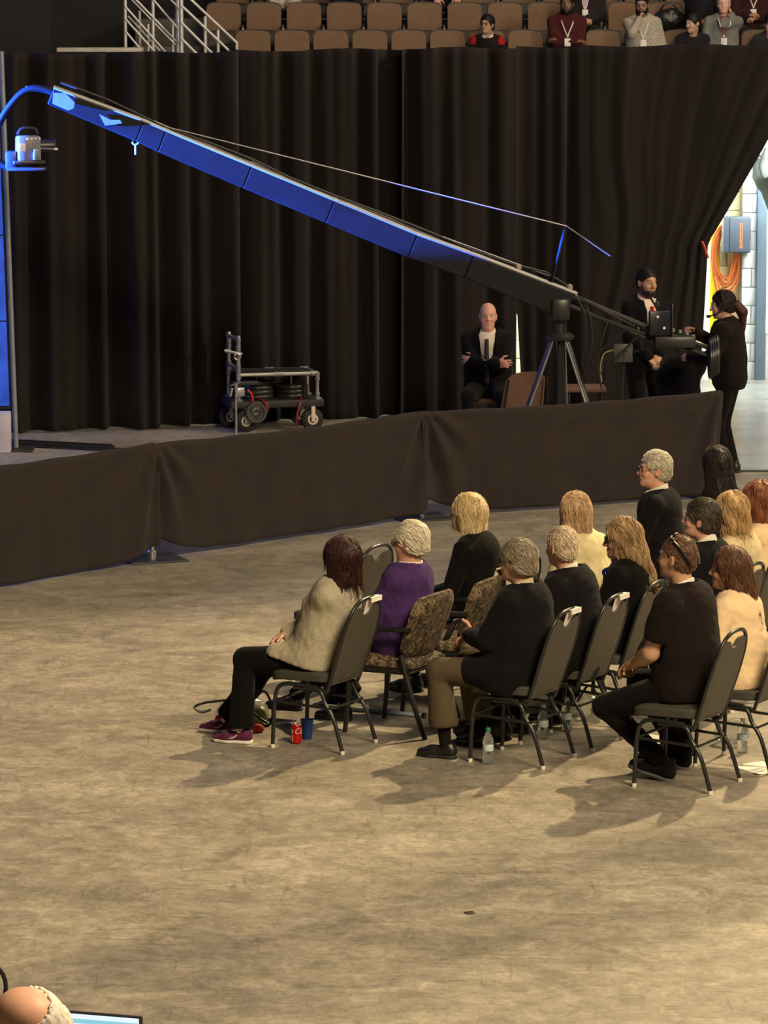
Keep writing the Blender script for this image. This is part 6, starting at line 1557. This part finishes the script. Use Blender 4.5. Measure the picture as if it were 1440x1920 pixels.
# walking cane on the floor under the patterned armchairs
a, b_ = G(612, 1328), G(792, 1346)
r = empty('walking_stick', a); d = b_ - a
MB().tube([Vector((0, 0, .014)), d + Vector((0, 0, .014))], .013, 12).build('shaft', mat('blue_steel', (.50, .58, .74), .3), r)
MB().tube(smooth_path([Vector((0, 0, .014)), -d * .04 + Vector((0, 0, .014)), -d * .07 + Vector((.0, .05, .014)), -d * .04 + Vector((0, .10, .014))], 5), .014, 10).build('handle', M_frame, r); MB().tube([d + Vector((0, 0, .016)), d * 1.03 + Vector((0, 0, .016))], .016, 10).build('rubber_tip', M_frame, r)
tag(r, 'pale blue metal walking stick lying under the patterned armchair', 'walking stick')
# printed shawl over the corner of the empty armchair
M_shawl = mat('printed_shawl', srgb(190, 176, 150), .8, .75, 70)
AC2l = Vector(c3); Ra = Matrix.Rotation(CYAW + math.radians(3), 4, 'Z'); vs = []; fs = []
nu, nv = 10, 22
for i in range(nv + 1):
    for j in range(nu + 1):
        u = -.17 + .20 * j / nu; t = i / nv; L_ = t * .62 - .14           # from the rear flap over the top to the front
        z0 = .905 - .04 * (abs(u) / .25) ** 3
        if L_ < 0: x, z = -.345 - .01 * math.sin(j), z0 + L_ 
        elif L_ < .09: x, z = -.345 + L_, z0 + .012 * math.sin(L_ / .09 * PI)
        else: x, z = -.255 + .05 * (L_ - .09) + .012 * math.sin(j * 1.3), z0 - (L_ - .09) * .95
        vs.append(Vector((x + .01 * math.sin(j * 2.1 + i * .4), u - .06, z)))
for i in range(nv):
    for j in range(nu): a = i * (nu + 1) + j; fs.append((a, a + 1, a + nu + 2, a + nu + 1))
o = MB().add(vs, fs).build('shawl', M_shawl, loc=AC2l, rot=(0, 0, CYAW + math.radians(3))); md = o.modifiers.new('t', 'SOLIDIFY'); md.thickness = .006; tag(o, 'black and white printed shawl over the corner of the empty patterned armchair', 'shawl')
# phone in the blazer man's hand
def person_by(word): return [p for p in bpy.data.objects if p.name.startswith('person') and word in p.get('label', '')][0]
bl = person_by('khaki trousers with'); R4 = Matrix.Translation(bl.location) @ Matrix.Rotation(bl.rotation_euler.z, 4, 'Z')
w = Vector(bl['_w'][:3]); o = MB().box((0, 0, 0), (.016, .085, .15), bev=.008).build('phone', mat('black_phone', (.012, .012, .014), .25), loc=R4 @ (w + Vector((.14, -.03, .02))), rot=(0, -.5, bl.rotation_euler.z)); tag(o, 'black phone in the hand of the man in khaki trousers', 'phone')
o = None; fd = Vector((1, 0, -.2)); MB().lathe([(.030, -.008), (.036, -.008), (.036, .008), (.030, .008)], w - Vector((.015, 0, 0)), 16, Vector((1, .0, -.1)).to_track_quat('Z', 'Y').to_matrix()).build('wristwatch', mat('watch_steel', (.5, .5, .5), .3, metal=.8), bl)
# sunglasses pushed up on the polo man's head
pm = person_by('black polo shirt, elbows'); hc = Vector(pm['_hc']); HRm = Matrix(rotm(math.radians(-4), math.radians(2)).tolist())
hq = lambda p: HRm @ (Vector(p) * 1.03) + hc
sg = MB()
R4 = Matrix.Translation(pm.location) @ Matrix.Rotation(pm.rotation_euler.z, 4, 'Z'); wq = lambda p: R4 @ hq(p)
r = empty('sunglasses', wq((0, 0, .12))); iv = r.location.copy()
for s in (1, -1):
    MB().tube(smooth_path([wq((-.01, s * .070, .105)) - iv, wq((-.06, s * .082, .07)) - iv, wq((-.10, s * .066, .015)) - iv, wq((-.118, s * .045, -.03)) - iv], 5), .006, 8, flat=1.6).build('temple', M_frame, r)
    MB().add([wq((-.008 + .03 * math.cos(a) * .3, s * (.036 + .030 * math.cos(a)), .126 - .012 * abs(math.cos(a)) + .010 * math.sin(a) * .7)) - iv + (R4.to_3x3() @ HRm @ Vector((.030 * math.sin(a), 0, 0))) for a in np.linspace(0, 2 * PI, 18, endpoint=False)], [tuple(range(18))]).build('lens', mat('dark_lens', (.01, .01, .01), .1), r)
MB().tube([wq((.012, .02, .135)) - iv, wq((.016, 0, .137)) - iv, wq((.012, -.02, .135)) - iv], .005, 6).build('bridge', M_frame, r)
tag(r, 'black sunglasses pushed up on the head of the man in the polo shirt', 'sunglasses')

# ================================================================== FOREGROUND (bottom left corner)
YF = 11.2
hp0 = PY(98, 1850, YF); zf = hp0.z - 1.325
o = MB().box((-.6, YF + .6, zf / 2), (3.2, 3.6, zf)).build('floor_platform', mat('platform_black', (.02, .02, .02), .7)); struct(o, 'black riser platform below the bottom edge of the frame', 'platform')
M_fg = cloth('fg_shirt', (40, 42, 52))
FG = person('bald man with a rim of white hair at the bottom left corner, seen from behind', (hp0.x, YF - .02, zf), PI - .5, group=None, seed=71, sc=1.0, hip_z=.545, lean=2, head=(0, -8, -48), head_fwd=.03, hair='fringe', hair_mat=hairm('white_rim', (214, 208, 198), .1), hair_th=.004, skin='pink', top_mat=M_fg, top_name='shirt', leg_mat=M_jean, shoe_mat=M_shoeb, handL=(.36, .08, .72), handR=(.36, -.10, .72))
r = empty('stool', (hp0.x, YF - .05, zf)); MB().lathe([(0, .40), (.18, .40), (.19, .42), (.19, .455), (.17, .47), (0, .47)], n=24).build('seat', M_frame, r)
for k in range(4): a = k * PI / 2 + .78; MB().tube([(.14 * math.cos(a), .14 * math.sin(a), .40), (.19 * math.cos(a), .19 * math.sin(a), 0)], .014, 8).build('leg', M_frame, r)
tag(r, 'stool under the bald man at the bottom left corner, below the frame', 'stool')
# laptop in front of him on a small table
TYF = YF + 1.42; lp = PY(196, 1906, TYF)
a = PY(120, 1898, TYF); b_ = PY(274, 1909, TYF)
r = empty('laptop', ((a.x + b_.x) / 2, TYF, 0)); zt_ = (a.z + b_.z) / 2; r.location.z = zt_ - .215; r.rotation_euler = (0, 0, -.30)
M_lap = mat('laptop_dark', (.03, .03, .035), .4)
wl = .34
MB().box((-.05, .005, .11), (wl, .010, .22), bev=.004).build('lid', M_lap, r)
MB().box((-.05, -.12, .004), (wl, .24, .014), bev=.004).build('keyboard_base', M_lap, r)
M_scr = mat('laptop_glow', (.1, .1, .1), .3, 0, emit=(.80, .93, 1.0), estr=.95); M_scb = mat('laptop_cyan', (.1, .1, .1), .3, 0, emit=(.30, .72, .85), estr=.8); M_scd = mat('laptop_ink', (.1, .1, .1), .3, 0, emit=(.16, .22, .30), estr=.6)
sc_ = MB().box((-.05, -.0025, .114), (wl - .022, .006, .196)).build('screen', M_scr, r)
MB().box((-.05, -.0062, .192), (wl - .022, .001, .014)).build('screen_band', M_scb, sc_)
for k in range(6): MB().box((-.19 + .055 * k, -.0068, .172 - .018 * (k % 3)), (.03 + .01 * (k % 2), .001, .006)).build('screen_line', M_scd, sc_)
tag(r, 'open laptop with a lit white and cyan screen beside the bald man', 'laptop')
tb = empty('side_table', (lp.x + .02, TYF - .10, zf)); th = zt_ - .215 - zf - .004
MB().box((0, 0, th - .015), (.56, .5, .03), bev=.004).build('table_top', M_lap, tb)
for sx in (-1, 1):
    for sy in (-1, 1): MB().tube([(sx * .24, sy * .21, 0), (sx * .24, sy * .21, th - .03)], .016, 8).build('leg', M_frame, tb)
tag(tb, 'small dark table under the laptop, below the frame', 'table')
# rounded black chair back cut by the left edge
cb = PY(-30, 1850, YF + 1.3)
r = empty('office_chair', (cb.x, YF + 1.3, zf)); zc = cb.z - zf
MB().tube([(.066 * math.cos(a), 0, zc + .076 * math.sin(a)) for a in np.linspace(0, 2 * PI, 24, endpoint=False)], .007, 8, closed=True).build('backrest_rim', M_frame, r)
MB().tube([(0, 0, zc - .065), (0, .02, .5), (.0, .2, .45)], .014, 8).build('back_stem', M_frame, r); MB().box((0, .25, .45), (.42, .42, .06), bev=.025).build('seat', M_frame, r); MB().tube([(0, .25, .05), (0, .25, .43)], .025, 10).build('column', M_frame, r)
MB().box((-.02, 0, zc + .005), (.05, .02, .05), bev=.01).build('headrest_pad', mat('green_black', (.02, .03, .02), .5), r)
for k in range(5): a = k * 2 * PI / 5; MB().tube([(0, .25, .06), (.26 * math.cos(a), .25 + .26 * math.sin(a), .03)], .018, 8).build('foot', M_frame, r)
tag(r, 'black rounded chair back cut off by the left edge', 'chair')
# ================================================================== unseen truss added above the frame, placed to cast shadow bands on the floor
Lk = Vector((8.0, 36.5, 13.6)); zt_ = 9.0; f_ = zt_ / 13.6
Pa, Pb = G(1560, 1508), G(60, 1830)
Ba, Bb = (Vector((p.x, p.y, 0)).lerp(Vector((Lk.x, Lk.y, 0)), f_) for p in (Pa, Pb)); td = (Bb - Ba).normalized(); tn = Vector((-td.y, td.x, 0)); Ln = (Bb - Ba).length
if tn.y > 0: tn = -tn
r = empty('shadow_truss', (Ba.x, Ba.y, zt_)); r.rotation_euler = (0, 0, 0)
ch = [Vector((0, 0, 0)), tn * .30, Vector((0, 0, .29)), tn * .30 + Vector((0, 0, .29))]
for c in ch: MB().tube([c - td * .3, c + td * (Ln + .3)], .040, 10).build('chord', M_alu, r)
n_ = int(Ln / .45)
for i in range(n_ + 1):
    a = td * (Ln * i / n_); b2 = td * (Ln * min(i + .5, n_) / n_)
    MB().tube([ch[0] + a, ch[1] + b2], .012, 6).build('brace', M_alu, r); MB().tube([ch[0] + a, ch[2] + b2], .012, 6).build('brace', M_alu, r); MB().tube([ch[1] + a, ch[3] + b2], .012, 6).build('brace', M_alu, r)
for q in (.1, .9): MB().tube([ch[2] + td * Ln * q + tn * .15, ch[2] + td * Ln * q + tn * .15 + Vector((0, 0, 6))], .008, 6).build('chain', M_plate, r)
tag(r, 'added aluminium truss, unseen above the frame, casting shadow bands on the floor', 'truss')
for p_ in bpy.data.objects:
    for k in ('_hc', '_w', '_k', '_loc'):
        if k in p_: del p_[k]
